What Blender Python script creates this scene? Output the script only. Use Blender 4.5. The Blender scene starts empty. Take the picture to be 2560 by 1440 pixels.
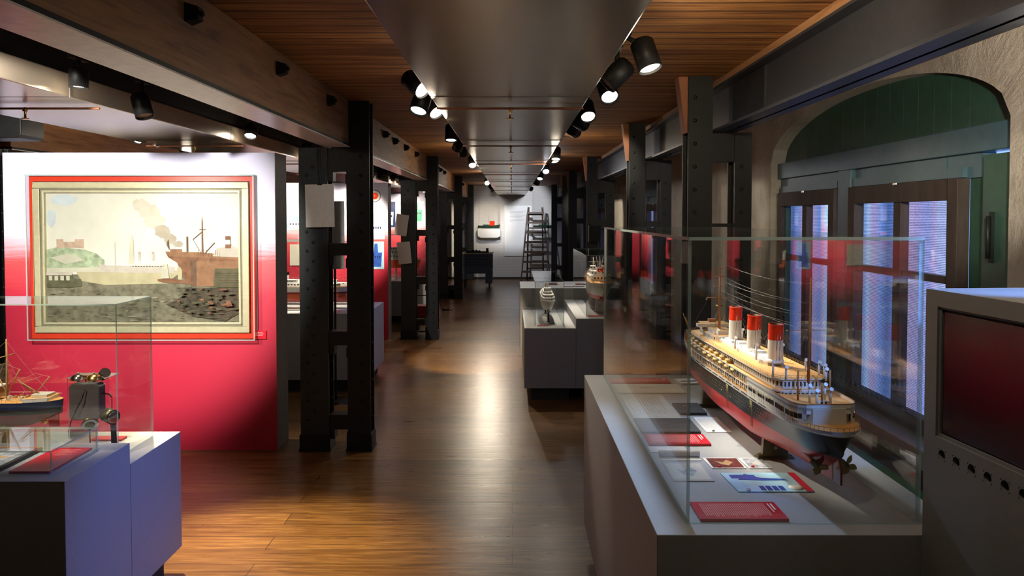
import bpy, bmesh, math, random
from mathutils import Vector, Matrix
random.seed(7)
S = bpy.context.scene
COL = S.collection
PI = math.pi

# ------------------------------------------------------------------ camera, world, exposure
cam_d = bpy.data.cameras.new('camera')
cam = bpy.data.objects.new('camera', cam_d); COL.objects.link(cam)
cam_d.sensor_fit = 'HORIZONTAL'; cam_d.sensor_width = 36.0
cam_d.lens = 36.0 * 1850 / 2560
cam.location = (0, 0, 1.7)
cam.rotation_euler = (PI/2 - 0.03, 0, 0)
cam_d.shift_y = -(720 - 595.5) / 2560
cam_d.clip_start = 0.05; cam_d.clip_end = 100
S.camera = cam
S.view_settings.view_transform = 'Standard'
S.view_settings.look = 'None'
S.view_settings.gamma = 1.0
S.view_settings.use_curve_mapping = False
S.view_settings.exposure = 0.52
S.cycles.use_denoising = True
S.cycles.max_bounces = 10
S.cycles.diffuse_bounces = 4
S.cycles.glossy_bounces = 4
S.cycles.transparent_max_bounces = 40
S.cycles.caustics_reflective = False
S.cycles.caustics_refractive = False
S.cycles.sample_clamp_indirect = 6.0
S.cycles.blur_glossy = 0.5

w = bpy.data.worlds.new('dusk_sky'); S.world = w; w.use_nodes = True
w.node_tree.nodes['Background'].inputs[0].default_value = (0.22, 0.38, 0.85, 1)
w.node_tree.nodes['Background'].inputs[1].default_value = 1.2

def area_light(name, loc, rot, sx, sy, power, color, spread=PI):
    d = bpy.data.lights.new(name, 'AREA'); d.shape = 'RECTANGLE'; d.size = sx; d.size_y = sy
    d.energy = power; d.color = color; d.spread = spread
    o = bpy.data.objects.new(name, d); COL.objects.link(o); o.location = loc; o.rotation_euler = rot
    return o
WINDOWS = [(3.28, 6.30), (10.7, 13.7), (17.6, 19.7)]
for a, b in WINDOWS:      # dusk daylight standing outside each window, shining in through the blinds
    area_light('daylight_outside_window', (3.1, (a+b)/2, 1.35), (0, PI/2, 0), 1.9, b-a, 9*(b-a)/3, (0.30, 0.48, 1.0))

# ------------------------------------------------------------------ materials
MATS = {}
def nt(name):
    m = bpy.data.materials.new(name); m.use_nodes = True
    t = m.node_tree; return m, t, t.nodes['Principled BSDF']
def link(t, a, b): t.links.new(a, b)
def ramp(t, fac, stops):
    r = t.nodes.new('ShaderNodeValToRGB')
    cr = r.color_ramp
    while len(cr.elements) < len(stops): cr.elements.new(0.5)
    for e, (p, c) in zip(cr.elements, stops):
        e.position = p; e.color = (*c, 1)
    link(t, fac, r.inputs[0]); return r.outputs[0]
def coords(t, scale=(1,1,1), kind='Object', rot=(0,0,0)):
    c = t.nodes.new('ShaderNodeTexCoord'); mp = t.nodes.new('ShaderNodeMapping')
    mp.inputs['Scale'].default_value = scale; mp.inputs['Rotation'].default_value = rot
    link(t, c.outputs[kind], mp.inputs[0]); return mp.outputs[0]
def noise(t, vec, scale, detail=4, rough=0.55, dist=0):
    n = t.nodes.new('ShaderNodeTexNoise'); n.inputs['Scale'].default_value = scale
    n.inputs['Detail'].default_value = detail; n.inputs['Roughness'].default_value = rough
    n.inputs['Distortion'].default_value = dist
    link(t, vec, n.inputs['Vector']); return n.outputs['Fac']
def bump(t, bs, h, strength=0.3, dist=0.01):
    b = t.nodes.new('ShaderNodeBump'); b.inputs['Strength'].default_value = strength; b.inputs['Distance'].default_value = dist
    link(t, h, b.inputs['Height']); link(t, b.outputs[0], bs.inputs['Normal'])
def mixc(t, fac, a, b, mode='MIX'):
    n = t.nodes.new('ShaderNodeMix'); n.data_type = 'RGBA'; n.blend_type = mode
    if isinstance(fac, float): n.inputs[0].default_value = fac
    else: link(t, fac, n.inputs[0])
    for v, i in ((a, 6), (b, 7)):
        if isinstance(v, tuple): n.inputs[i].default_value = (*v, 1)
        else: link(t, v, n.inputs[i])
    return n.outputs[2]
def paint(name, col, rough=0.5, metal=0.0, var=0.12, bmp=0.05, scale=30, spec=0.5):
    m, t, b = nt(name)
    v = coords(t)
    n = noise(t, v, scale)
    c = ramp(t, n, [(0.3, tuple(x*(1-var) for x in col)), (0.7, tuple(min(1, x*(1+var)) for x in col))])
    link(t, c, b.inputs['Base Color'])
    b.inputs['Roughness'].default_value = rough; b.inputs['Metallic'].default_value = metal
    b.inputs['Specular IOR Level'].default_value = spec
    if bmp: bump(t, b, n, bmp, 0.002)
    MATS[name] = m; return m

def m_floor():
    m, t, b = nt('floorboards')
    v = coords(t)
    br = t.nodes.new('ShaderNodeTexBrick'); link(t, v, br.inputs['Vector'])
    br.inputs['Scale'].default_value = 1.0
    br.inputs['Brick Width'].default_value = 3.4; br.inputs['Row Height'].default_value = 0.155
    br.inputs['Mortar Size'].default_value = 0.0022; br.inputs['Mortar Smooth'].default_value = 0.2
    br.offset = 0.37; br.offset_frequency = 2
    br.inputs['Color1'].default_value = (0.0, 0.0, 0.0, 1); br.inputs['Color2'].default_value = (1, 1, 1, 1)
    br.inputs['Mortar'].default_value = (0.5, 0.5, 0.5, 1)
    g = noise(t, coords(t, (1.1, 16, 1)), 3.0, 6, 0.65, 0.6)
    base = ramp(t, g, [(0.25, (0.065, 0.029, 0.009)), (0.5, (0.19, 0.092, 0.026)), (0.75, (0.36, 0.20, 0.062))])
    tone = ramp(t, br.outputs['Color'], [(0.0, (0.62, 0.58, 0.55)), (1.0, (1.0, 1.0, 1.0))])
    c = mixc(t, 1.0, base, tone, 'MULTIPLY')
    spots = ramp(t, noise(t, coords(t, (2, 7, 1)), 1.9, 3, 0.5), [(0.66, (1, 1, 1)), (0.78, (0.35, 0.3, 0.28))])
    c = mixc(t, 1.0, c, spots, 'MULTIPLY')
    c = mixc(t, br.outputs['Fac'], c, (0.02, 0.01, 0.006))
    link(t, c, b.inputs['Base Color'])
    r = t.nodes.new('ShaderNodeMapRange'); link(t, noise(t, coords(t, (1, 5, 1)), 4, 4), r.inputs[0])
    r.inputs['To Min'].default_value = 0.22; r.inputs['To Max'].default_value = 0.38
    link(t, r.outputs[0], b.inputs['Roughness'])
    h = t.nodes.new('ShaderNodeMath'); h.operation = 'SUBTRACT'
    link(t, g, h.inputs[0]); link(t, br.outputs['Fac'], h.inputs[1])
    wv = noise(t, coords(t, (0.6, 6.5, 1)), 1.0, 2, 0.5)
    h2 = t.nodes.new('ShaderNodeMath'); h2.operation = 'MULTIPLY_ADD'; h2.inputs[1].default_value = 2.5
    link(t, wv, h2.inputs[0]); link(t, h.outputs[0], h2.inputs[2])
    bump(t, b, h2.outputs[0], 0.24, 0.004)
    MATS['floor'] = m
m_floor()

def m_ceil():
    m, t, b = nt('ceiling_boards')
    v = coords(t)
    br = t.nodes.new('ShaderNodeTexBrick'); link(t, v, br.inputs['Vector'])
    br.inputs['Scale'].default_value = 1.0
    br.inputs['Brick Width'].default_value = 30; br.inputs['Row Height'].default_value = 0.115
    br.inputs['Mortar Size'].default_value = 0.006; br.inputs['Mortar Smooth'].default_value = 0.3
    br.inputs['Color1'].default_value = (0, 0, 0, 1); br.inputs['Color2'].default_value = (1, 1, 1, 1)
    g = noise(t, coords(t, (0.7, 13, 1)), 3.0, 8, 0.72, 0.5)
    base = ramp(t, g, [(0.28, (0.08, 0.026, 0.008)), (0.42, (0.30, 0.12, 0.032)), (0.58, (0.56, 0.27, 0.08)), (0.75, (0.76, 0.46, 0.18))])
    tone = ramp(t, br.outputs['Color'], [(0.0, (0.6, 0.5, 0.45)), (1.0, (1, 1, 1))])
    c = mixc(t, 1.0, base, tone, 'MULTIPLY')
    c = mixc(t, br.outputs['Fac'], c, (0.015, 0.007, 0.004))
    link(t, c, b.inputs['Base Color']); b.inputs['Roughness'].default_value = 0.6
    h = t.nodes.new('ShaderNodeMath'); h.operation = 'SUBTRACT'
    link(t, g, h.inputs[0]); link(t, br.outputs['Fac'], h.inputs[1])
    bump(t, b, h.outputs[0], 0.8, 0.012)
    MATS['ceil'] = m
m_ceil()

def m_timber(name, cols, sc=(9, 0.7, 9), patch=True):
    m, t, b = nt(name)
    g = noise(t, coords(t, sc), 3.0, 7, 0.65, 0.8)
    c = ramp(t, g, [(0.3, cols[0]), (0.5, cols[1]), (0.7, cols[2])])
    if patch:
        n = noise(t, coords(t, (1, 1, 1)), 3.3, 5, 0.6, 1.2)
        p = ramp(t, n, [(0.62, (0, 0, 0)), (0.68, (1, 1, 1))])
        n2 = noise(t, coords(t, (1, 1, 1)), 14, 3, 0.5, 1.0)
        p2 = ramp(t, n2, [(0.55, (0, 0, 0)), (0.62, (0.55, 0.55, 0.55))])
        f = mixc(t, 1.0, p, p2, 'MULTIPLY')
        c = mixc(t, f, c, (0.42, 0.36, 0.28))
    link(t, c, b.inputs['Base Color']); b.inputs['Roughness'].default_value = 0.65
    bump(t, b, g, 0.3, 0.006)
    MATS[name] = m
m_timber('beam_wood', [(0.14, 0.06, 0.02), (0.28, 0.13, 0.045), (0.38, 0.19, 0.075)])
m_timber('ply_wood', [(0.26, 0.12, 0.05), (0.40, 0.20, 0.085), (0.50, 0.28, 0.13)])
m_timber('bracket_wood', [(0.16, 0.05, 0.02), (0.28, 0.10, 0.04), (0.36, 0.14, 0.06)], (4, 4, 1.2), False)
m_timber('deck_wood', [(0.66, 0.33, 0.09), (0.72, 0.37, 0.11), (0.78, 0.42, 0.14)], (2, 30, 30), False)
m_timber('mast_wood', [(0.40, 0.14, 0.03), (0.50, 0.19, 0.05), (0.56, 0.23, 0.07)], (20, 20, 3), False)
m_timber('frame_brown', [(0.055, 0.042, 0.036), (0.075, 0.058, 0.050), (0.10, 0.08, 0.068)], (5, 5, 1), False)

def m_plaster():
    m, t, b = nt('flaking_plaster')
    v = coords(t)
    n1 = noise(t, v, 2.2, 8, 0.65, 0.5); n2 = noise(t, v, 9, 7, 0.75, 0.25)
    c = ramp(t, n1, [(0.3, (0.46, 0.41, 0.34)), (0.55, (0.66, 0.61, 0.53)), (0.75, (0.74, 0.70, 0.62))])
    cr = ramp(t, n2, [(0.30, (0.25, 0.22, 0.19)), (0.38, (1, 1, 1))])
    c = mixc(t, 0.55, c, cr, 'MULTIPLY')
    link(t, c, b.inputs['Base Color']); b.inputs['Roughness'].default_value = 0.9
    h = t.nodes.new('ShaderNodeMath'); h.operation = 'MULTIPLY_ADD'; h.inputs[1].default_value = 0.35
    link(t, n2, h.inputs[0]); link(t, n1, h.inputs[2])
    bump(t, b, h.outputs[0], 1.0, 0.05)
    MATS['plaster'] = m
m_plaster()
def m_brick():
    m, t, b = nt('whitewashed_brick')
    v = coords(t, rot=(PI/2, 0, 0))
    br = t.nodes.new('ShaderNodeTexBrick'); link(t, v, br.inputs['Vector'])
    br.inputs['Scale'].default_value = 1.0
    br.inputs['Brick Width'].default_value = 0.25; br.inputs['Row Height'].default_value = 0.075
    br.inputs['Mortar Size'].default_value = 0.008; br.inputs['Mortar Smooth'].default_value = 0.6
    br.inputs['Color1'].default_value = (0.66, 0.64, 0.61, 1); br.inputs['Color2'].default_value = (0.69, 0.67, 0.64, 1)
    br.inputs['Mortar'].default_value = (0.64, 0.62, 0.59, 1)
    link(t, br.outputs['Color'], b.inputs['Base Color']); b.inputs['Roughness'].default_value = 0.85
    h = t.nodes.new('ShaderNodeMath'); h.operation = 'MULTIPLY_ADD'; h.inputs[1].default_value = 0.6
    link(t, noise(t, v, 12), h.inputs[0])
    inv = t.nodes.new('ShaderNodeMath'); inv.operation = 'SUBTRACT'; inv.inputs[0].default_value = 1; link(t, br.outputs['Fac'], inv.inputs[1])
    link(t, inv.outputs[0], h.inputs[2])
    bump(t, b, h.outputs[0], 0.35, 0.006)
    MATS['brick'] = m
m_brick()

def m_glass():
    m, t, b = nt('clear_glass'); t.nodes.remove(b)
    out = t.nodes['Material Output']
    tr = t.nodes.new('ShaderNodeBsdfTransparent'); tr.inputs[0].default_value = (0.985, 0.995, 0.99, 1)
    gl = t.nodes.new('ShaderNodeBsdfGlossy'); gl.inputs['Roughness'].default_value = 0.0
    geo = t.nodes.new('ShaderNodeNewGeometry')
    ior = t.nodes.new('ShaderNodeMapRange')          # same index from either side of a thin pane
    link(t, geo.outputs['Backfacing'], ior.inputs[0]); ior.inputs['To Min'].default_value = 1.75; ior.inputs['To Max'].default_value = 1/1.75
    fr = t.nodes.new('ShaderNodeFresnel'); link(t, ior.outputs[0], fr.inputs[0])
    mx = t.nodes.new('ShaderNodeMixShader'); link(t, fr.outputs[0], mx.inputs[0])
    link(t, tr.outputs[0], mx.inputs[1]); link(t, gl.outputs[0], mx.inputs[2]); link(t, mx.outputs[0], out.inputs[0])
    MATS['glass'] = m
    m, t, b = nt('polished_glass_edge')
    out = t.nodes['Material Output']
    b.inputs['Base Color'].default_value = (0.55, 0.72, 0.68, 1); b.inputs['Roughness'].default_value = 0.15
    tr = t.nodes.new('ShaderNodeBsdfTransparent'); tr.inputs[0].default_value = (0.8, 0.92, 0.9, 1)
    mx = t.nodes.new('ShaderNodeMixShader'); mx.inputs[0].default_value = 0.5
    link(t, tr.outputs[0], mx.inputs[1]); link(t, b.outputs[0], mx.inputs[2]); link(t, mx.outputs[0], out.inputs[0])
    MATS['glass_edge'] = m
m_glass()

def m_print():
    # the printed graphic on the partitions: pale sky above, ripples, crimson sea below
    m, t, b = nt('red_sea_print')
    c = t.nodes.new('ShaderNodeTexCoord'); sp = t.nodes.new('ShaderNodeSeparateXYZ'); link(t, c.outputs['Object'], sp.inputs[0])
    n = noise(t, coords(t, (2.2, 1, 30)), 2.0, 4, 0.6)
    h = t.nodes.new('ShaderNodeMath'); h.operation = 'MULTIPLY_ADD'; h.inputs[1].default_value = 0.16
    link(t, n, h.inputs[0]); link(t, sp.outputs[2], h.inputs[2])
    mr = t.nodes.new('ShaderNodeMapRange'); link(t, h.outputs[0], mr.inputs[0])
    mr.inputs['From Min'].default_value = 0.0; mr.inputs['From Max'].default_value = 2.2
    col = ramp(t, mr.outputs[0], [(0.0, (0.42, 0.013, 0.040)), (0.54, (0.50, 0.020, 0.050)), (0.66, (0.68, 0.08, 0.09)), (0.745, (0.72, 0.68, 0.80)), (1.0, (0.64, 0.64, 0.86))])
    link(t, col, b.inputs['Base Color']); b.inputs['Roughness'].default_value = 0.45
    MATS['print'] = m
m_print()

def emit(name, col, strength):
    m, t, b = nt(name)
    b.inputs['Base Color'].default_value = (*col, 1)
    b.inputs['Emission Color'].default_value = (*col, 1); b.inputs['Emission Strength'].default_value = strength
    MATS[name] = m
emit('lamp_lens', (1.0, 0.95, 0.84), 18)
emit('lamp_lens_bright', (1.0, 0.97, 0.90), 60)
paint('lens_off', (0.35, 0.33, 0.30), 0.2, 0.3)

def m_blind():
    # woven screen blind and weave; outside daylight bands are put into colour and glow
    m, t, b = nt('woven_window_blind'); t.nodes.remove(b)
    out = t.nodes['Material Output']
    v = coords(t)
    rows = t.nodes.new('ShaderNodeTexWave'); rows.bands_direction = 'Z'; rows.inputs['Scale'].default_value = 34
    rows.inputs['Distortion'].default_value = 2.2; rows.inputs['Detail'].default_value = 3; rows.inputs['Detail Scale'].default_value = 12
    link(t, v, rows.inputs['Vector'])
    sp = noise(t, coords(t, (1, 40, 90)), 1.2, 4, 0.8)
    f = t.nodes.new('ShaderNodeMath'); f.operation = 'MULTIPLY'; link(t, rows.outputs['Fac'], f.inputs[0]); link(t, sp, f.inputs[1])
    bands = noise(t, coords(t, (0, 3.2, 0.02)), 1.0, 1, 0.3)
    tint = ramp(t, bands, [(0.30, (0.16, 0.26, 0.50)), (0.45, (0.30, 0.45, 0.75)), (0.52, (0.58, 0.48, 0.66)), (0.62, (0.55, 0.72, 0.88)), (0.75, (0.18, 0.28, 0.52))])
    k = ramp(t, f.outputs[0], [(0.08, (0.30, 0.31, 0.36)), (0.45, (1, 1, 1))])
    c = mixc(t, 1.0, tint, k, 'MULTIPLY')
    tl = t.nodes.new('ShaderNodeBsdfTranslucent'); link(t, c, tl.inputs[0])
    df = t.nodes.new('ShaderNodeBsdfDiffuse'); link(t, c, df.inputs[0])
    tr = t.nodes.new('ShaderNodeBsdfTransparent'); tr.inputs[0].default_value = (1, 1, 1, 1)
    a = t.nodes.new('ShaderNodeMixShader'); a.inputs[0].default_value = 0.8; link(t, df.outputs[0], a.inputs[1]); link(t, tl.outputs[0], a.inputs[2])
    mx = t.nodes.new('ShaderNodeMixShader'); mx.inputs[0].default_value = 0.05; link(t, a.outputs[0], mx.inputs[1]); link(t, tr.outputs[0], mx.inputs[2])
    em = t.nodes.new('ShaderNodeEmission'); link(t, c, em.inputs[0]); em.inputs[1].default_value = 0.55   # added glow standing in for daylight on the cloth
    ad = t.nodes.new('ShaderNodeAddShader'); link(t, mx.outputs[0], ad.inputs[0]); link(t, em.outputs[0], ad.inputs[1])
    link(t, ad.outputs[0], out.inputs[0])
    MATS['blind'] = m
m_blind()

paint('iron', (0.009, 0.010, 0.011), 0.5, 0.0, 0.25, 0.25, 60, 0.3)
paint('iron_grey', (0.024, 0.029, 0.030), 0.45, 0.2, 0.18, 0.2, 50, 0.35)
paint('steel_beam', (0.035, 0.038, 0.046), 0.42, 0.2, 0.15, 0.15, 30)
paint('flange_paint', (0.74, 0.69, 0.62), 0.32, 0.0, 0.12, 0.2, 25)
paint('duct_metal', (0.32, 0.265, 0.20), 0.24, 0.6, 0.04, 0.03, 8)
paint('black', (0.006, 0.006, 0.006), 0.5, 0, 0.2, 0.05, 30, 0.15)
paint('black_gloss', (0.010, 0.009, 0.010), 0.12, 0, 0.1, 0.0)
paint('screen', (0.010, 0.006, 0.006), 0.14, 0, 0.1, 0.0)
paint('plinth_grey', (0.34, 0.35, 0.36), 0.55, 0, 0.04, 0.03, 90)
paint('kick_dark', (0.03, 0.028, 0.026), 0.7)
paint('panel_side', (0.17, 0.165, 0.16), 0.6)
paint('cabinet', (0.20, 0.20, 0.19), 0.5, 0, 0.04, 0.03, 90)
paint('white', (0.80, 0.79, 0.76), 0.4, 0, 0.04, 0.0)
paint('white_paper', (0.78, 0.77, 0.74), 0.7, 0, 0.04, 0.03)
paint('cream_paper', (0.62, 0.60, 0.52), 0.7, 0, 0.06, 0.03, 6)
paint('grey_paper', (0.45, 0.42, 0.40), 0.7, 0, 0.04, 0.03)
paint('ink', (0.22, 0.20, 0.19), 0.7)
paint('red_card', (0.62, 0.018, 0.035), 0.28, 0, 0.06, 0.0)
paint('pink_ink', (0.85, 0.42, 0.42), 0.5)
paint('poster_blue', (0.40, 0.66, 0.80), 0.3, 0, 0.25, 0.0, 9)
paint('poster_deep', (0.03, 0.09, 0.42), 0.3, 0, 0.3, 0.0, 20)
paint('sepia', (0.13, 0.03, 0.025), 0.35, 0, 0.5, 0.0, 60)
paint('engraving', (0.30, 0.32, 0.36), 0.6, 0, 0.6, 0.0, 45)
paint('dark_cover', (0.030, 0.034, 0.036), 0.5)
paint('hull_black', (0.009, 0.010, 0.009), 0.28, 0, 0.1, 0.0, 30, 0.3)
paint('hull_red', (0.62, 0.025, 0.02), 0.32, 0, 0.05, 0.0, 30, 0.3)
paint('hull_blue', (0.02, 0.035, 0.13), 0.25, 0, 0.1, 0.0)
paint('hull_orange', (0.80, 0.12, 0.03), 0.25, 0, 0.05, 0.0)
paint('hull_green', (0.02, 0.05, 0.03), 0.3)
paint('hull_dark_red', (0.22, 0.02, 0.018), 0.25)
paint('hull_cream', (0.70, 0.68, 0.60), 0.3, 0, 0.05, 0)
paint('funnel_red', (0.80, 0.045, 0.015), 0.12, 0, 0.04, 0.0)
paint('boat_yellow', (0.62, 0.46, 0.16), 0.4, 0, 0.1, 0)
paint('boat_cover', (0.42, 0.24, 0.09), 0.6, 0, 0.15, 0.05)
paint('brass', (0.72, 0.48, 0.18), 0.25, 1.0, 0.1, 0)
paint('bronze', (0.30, 0.24, 0.10), 0.3, 0.9, 0.1, 0)
paint('chrome', (0.62, 0.60, 0.55), 0.18, 1.0, 0.05, 0)
paint('olive_metal', (0.14, 0.12, 0.055), 0.35, 0.6)
paint('thread', (0.55, 0.50, 0.42), 0.6)
paint('bakelite', (0.10, 0.085, 0.085), 0.12, 0, 0.1, 0.0)
paint('copper_pipe', (0.22, 0.07, 0.025), 0.6, 0.0)
paint('frame_gold', (0.62, 0.56, 0.36), 0.35, 0.15, 0.08, 0.05)
paint('frame_line', (0.22, 0.20, 0.13), 0.5)
paint('acrylic_red', (0.74, 0.05, 0.02), 0.3, 0, 0.03, 0)
paint('green_wood', (0.045, 0.125, 0.09), 0.42, 0, 0.15, 0.06, 14)
paint('teal_wood', (0.075, 0.165, 0.215), 0.38, 0, 0.12, 0.06, 14)
paint('bottle_green', (0.015, 0.36, 0.17), 0.4)
paint('sill_grey', (0.33, 0.33, 0.30), 0.4)
paint('crate_blue', (0.075, 0.10, 0.17), 0.5, 0, 0.15, 0.05)
paint('crate_cover', (0.55, 0.52, 0.36), 0.6)
paint('ladder_wood', (0.06, 0.035, 0.022), 0.5)
paint('bag_red', (0.38, 0.012, 0.018), 0.5)
paint('side_frame', (0.16, 0.05, 0.02), 0.5)
# painting pigments
paint('p_sky', (0.64, 0.62, 0.53), 0.5, 0, 0.10, 0.1, 3, 0.15)
paint('p_skyblue', (0.52, 0.58, 0.60), 0.5, 0, 0.15, 0.1, 6, 0.15)
paint('p_smoke', (0.40, 0.35, 0.27), 0.5, 0, 0.15, 0.1, 10, 0.15)
paint('p_smoke2', (0.52, 0.47, 0.38), 0.5, 0, 0.15, 0.1, 10, 0.15)
paint('p_water_far', (0.44, 0.39, 0.24), 0.5, 0, 0.10, 0.1, 14, 0.15)
paint('p_water', (0.17, 0.155, 0.105), 0.45, 0, 0.35, 0.2, 26, 0.15)
paint('p_water_dark', (0.075, 0.062, 0.042), 0.45, 0, 0.5, 0.2, 30, 0.15)
paint('p_hill', (0.34, 0.40, 0.26), 0.5, 0, 0.35, 0.1, 24, 0.15)
paint('p_fort', (0.46, 0.33, 0.24), 0.5, 0, 0.2, 0.1, 24, 0.15)
paint('p_rust', (0.21, 0.10, 0.055), 0.5, 0, 0.3, 0.1, 24, 0.15)
paint('p_rust2', (0.27, 0.14, 0.075), 0.5, 0, 0.2, 0.1, 24, 0.15)
paint('p_brown', (0.14, 0.08, 0.05), 0.5, 0, 0.3, 0.1, 24, 0.15)
paint('p_liner', (0.48, 0.43, 0.36), 0.5, 0, 0.1, 0.1, 24, 0.15)
paint('p_boat', (0.10, 0.10, 0.055), 0.5, 0, 0.3, 0.1, 24, 0.15)
paint('p_haze', (0.50, 0.48, 0.37), 0.5, 0, 0.1, 0.1, 10, 0.15)

# ------------------------------------------------------------------ mesh building
class MB:
    def __init__(self): self.v = []; self.f = []; self.m = []; self.mats = []; self.sm = []
    def mi(self, name):
        if name not in self.mats: self.mats.append(name)
        return self.mats.index(name)
    def add(self, vs, fs, mat, smooth=False):
        o = len(self.v); self.v += [tuple(p) for p in vs]
        k = self.mi(mat)
        for f in fs: self.f.append([i + o for i in f]); self.m.append(k); self.sm.append(smooth)
        return self
    def box(self, x0, x1, y0, y1, z0, z1, mat, M=None):
        vs = [Vector((x, y, z)) for x in (x0, x1) for y in (y0, y1) for z in (z0, z1)]
        if M: vs = [M @ p for p in vs]
        fs = [(0,1,3,2), (4,6,7,5), (0,4,5,1), (2,3,7,6), (0,2,6,4), (1,5,7,3)]
        return self.add(vs, fs, mat)
    def pane(self, x0, x1, y0, y1, z0, z1, axis):
        """glass slab: the two faces across `axis` clear, the four narrow ones polished edges"""
        vs = [Vector((x, y, z)) for x in (x0, x1) for y in (y0, y1) for z in (z0, z1)]
        fs = [((0,1,3,2), 0), ((4,6,7,5), 0), ((0,4,5,1), 1), ((2,3,7,6), 1), ((0,2,6,4), 2), ((1,5,7,3), 2)]
        o = len(self.v); self.v += [tuple(p) for p in vs]
        for f, a in fs:
            self.f.append([i + o for i in f]); self.m.append(self.mi('glass' if a == axis else 'glass_edge')); self.sm.append(False)
        return self
    def tube(self, p0, p1, r0, mat, r1=None, n=10, cap=True, smooth=True):
        p0 = Vector(p0); p1 = Vector(p1); r1 = r0 if r1 is None else r1
        d = (p1 - p0)
        if d.length < 1e-7: return self
        q = d.to_track_quat('Z', 'Y')
        vs = []
        for p, r in ((p0, r0), (p1, r1)):
            for i in range(n):
                a = 2*PI*i/n; vs.append(p + q @ Vector((r*math.cos(a), r*math.sin(a), 0)))
        self.add(vs, [(i, (i+1) % n, n + (i+1) % n, n + i) for i in range(n)], mat, smooth)
        if cap:
            self.add(vs[:n], [tuple(range(n))[::-1]], mat); self.add(vs[n:], [tuple(range(n))], mat)
        return self
    def path(self, pts, r, mat, n=6):
        for a, b in zip(pts, pts[1:]): self.tube(a, b, r, mat, n=n)
        return self
    def lathe(self, prof, mat, c=(0,0,0), n=20, M=None, smooth=True):
        """prof: list of (r, z)"""
        vs = []
        for r, z in prof:
            for i in range(n):
                a = 2*PI*i/n; p = Vector((c[0] + r*math.cos(a), c[1] + r*math.sin(a), c[2] + z))
                vs.append(M @ p if M else p)
        fs = []
        for j in range(len(prof)-1):
            for i in range(n):
                fs.append((j*n+i, j*n+(i+1) % n, (j+1)*n+(i+1) % n, (j+1)*n+i))
        return self.add(vs, fs, mat, smooth)
    def prism(self, poly, z0, z1, mat, top=None, M=None):
        """poly: (x,y) outline extruded in z"""
        n = len(poly)
        vs = [Vector((x, y, z0)) for x, y in poly] + [Vector((x, y, z1)) for x, y in poly]
        if M: vs = [M @ p for p in vs]
        self.add(vs, [(i, (i+1) % n, n+(i+1) % n, n+i) for i in range(n)], mat)
        self.add(vs[:n], [tuple(range(n))[::-1]], mat); self.add(vs[n:], [tuple(range(n))], top or mat)
        return self
    def flat(self, pts, mat): return self.add(pts, [tuple(range(len(pts)))], mat)
    def dome(self, c, r, mat, axis=(0,0,1), n=10, k=1.0):
        q = Vector(axis).to_track_quat('Z', 'Y'); c = Vector(c)
        vs = []; rings = 4
        for j in range(rings):
            t = j/rings*PI/2
            for i in range(n):
                a = 2*PI*i/n
                vs.append(c + q @ Vector((r*math.cos(t)*math.cos(a), r*math.cos(t)*math.sin(a), k*r*math.sin(t))))
        vs.append(c + q @ Vector((0, 0, k*r)))
        fs = [(j*n+i, j*n+(i+1) % n, (j+1)*n+(i+1) % n, (j+1)*n+i) for j in range(rings-1) for i in range(n)]
        fs += [((rings-1)*n+i, (rings-1)*n+(i+1) % n, rings*n) for i in range(n)]
        return self.add(vs, fs, mat, True)
    def build(self, name, parent=None, loc=None, bevel=0, **props):
        me = bpy.data.meshes.new(name)
        me.from_pydata(self.v, [], self.f)
        for k in self.mats: me.materials.append(MATS[k])
        me.polygons.foreach_set('material_index', self.m)
        me.polygons.foreach_set('use_smooth', self.sm)
        me.validate(); me.update()
        bm = bmesh.new(); bm.from_mesh(me); bmesh.ops.remove_doubles(bm, verts=bm.verts, dist=1e-5)
        bmesh.ops.recalc_face_normals(bm, faces=bm.faces); bm.to_mesh(me); bm.free()
        o = bpy.data.objects.new(name, me); COL.objects.link(o)
        if parent: o.parent = parent
        if loc: o.location = loc
        if bevel:
            b = o.modifiers.new('edge', 'BEVEL'); b.width = bevel; b.segments = 2; b.limit_method = 'ANGLE'
        for k, val in props.items(): o[k] = val
        return o

def thing(name, label, cat, loc=(0,0,0), rot=(0,0,0), group=None):
    o = bpy.data.objects.new(name, None); COL.objects.link(o)
    o.location = loc; o.rotation_euler = rot; o.empty_display_size = 0.05
    o['label'] = label; o['category'] = cat; o['kind'] = 'thing'
    if group: o['group'] = group
    return o
def tag(o, label, cat, group=None):
    o['label'] = label; o['category'] = cat; o['kind'] = 'thing'
    if group: o['group'] = group
    return o
def struct(o): o['kind'] = 'structure'; return o
def dup(root, loc, rot=None, label=None, cls=None):
    def cp(o, par):
        c = o.copy(); COL.objects.link(c)
        if par: c.parent = par
        for ch in list(o.children): cp(ch, c)
        return c
    r = cp(root, None); r.location = loc
    if rot is not None: r.rotation_euler = rot
    if label: r['label'] = label
    return r

# ------------------------------------------------------------------ room
CEIL = 2.52
struct(MB().box(-8.5, 2.6, -3, 20.6, -0.1, 0, 'floor').build('floor'))
struct(MB().box(-8.5, 2.9, -3, 20.6, CEIL, CEIL+0.12, 'ceil').build('ceiling'))
struct(MB().box(-8.6, -8.5, -3, 20.6, 0, CEIL, 'plaster').build('wall_left'))
struct(MB().box(-8.5, 2.6, -3.1, -3, 0, CEIL, 'plaster').build('wall_rear'))

# end wall with two recesses
m = MB()
def endseg(x0, x1, z0, z1, y=20.0): m.box(x0, x1, y, 20.6, z0, z1, 'brick')
endseg(-8.5, -0.90, 0, CEIL); endseg(-0.90, -0.32, 0, 1.05); endseg(-0.90, -0.32, 1.05, CEIL, 20.22)
endseg(-0.32, 0.56, 0, CEIL); endseg(0.56, 1.22, 0, 1.05); endseg(0.56, 1.22, 1.05, CEIL, 20.22)
endseg(1.22, 2.6, 0, CEIL)
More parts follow.
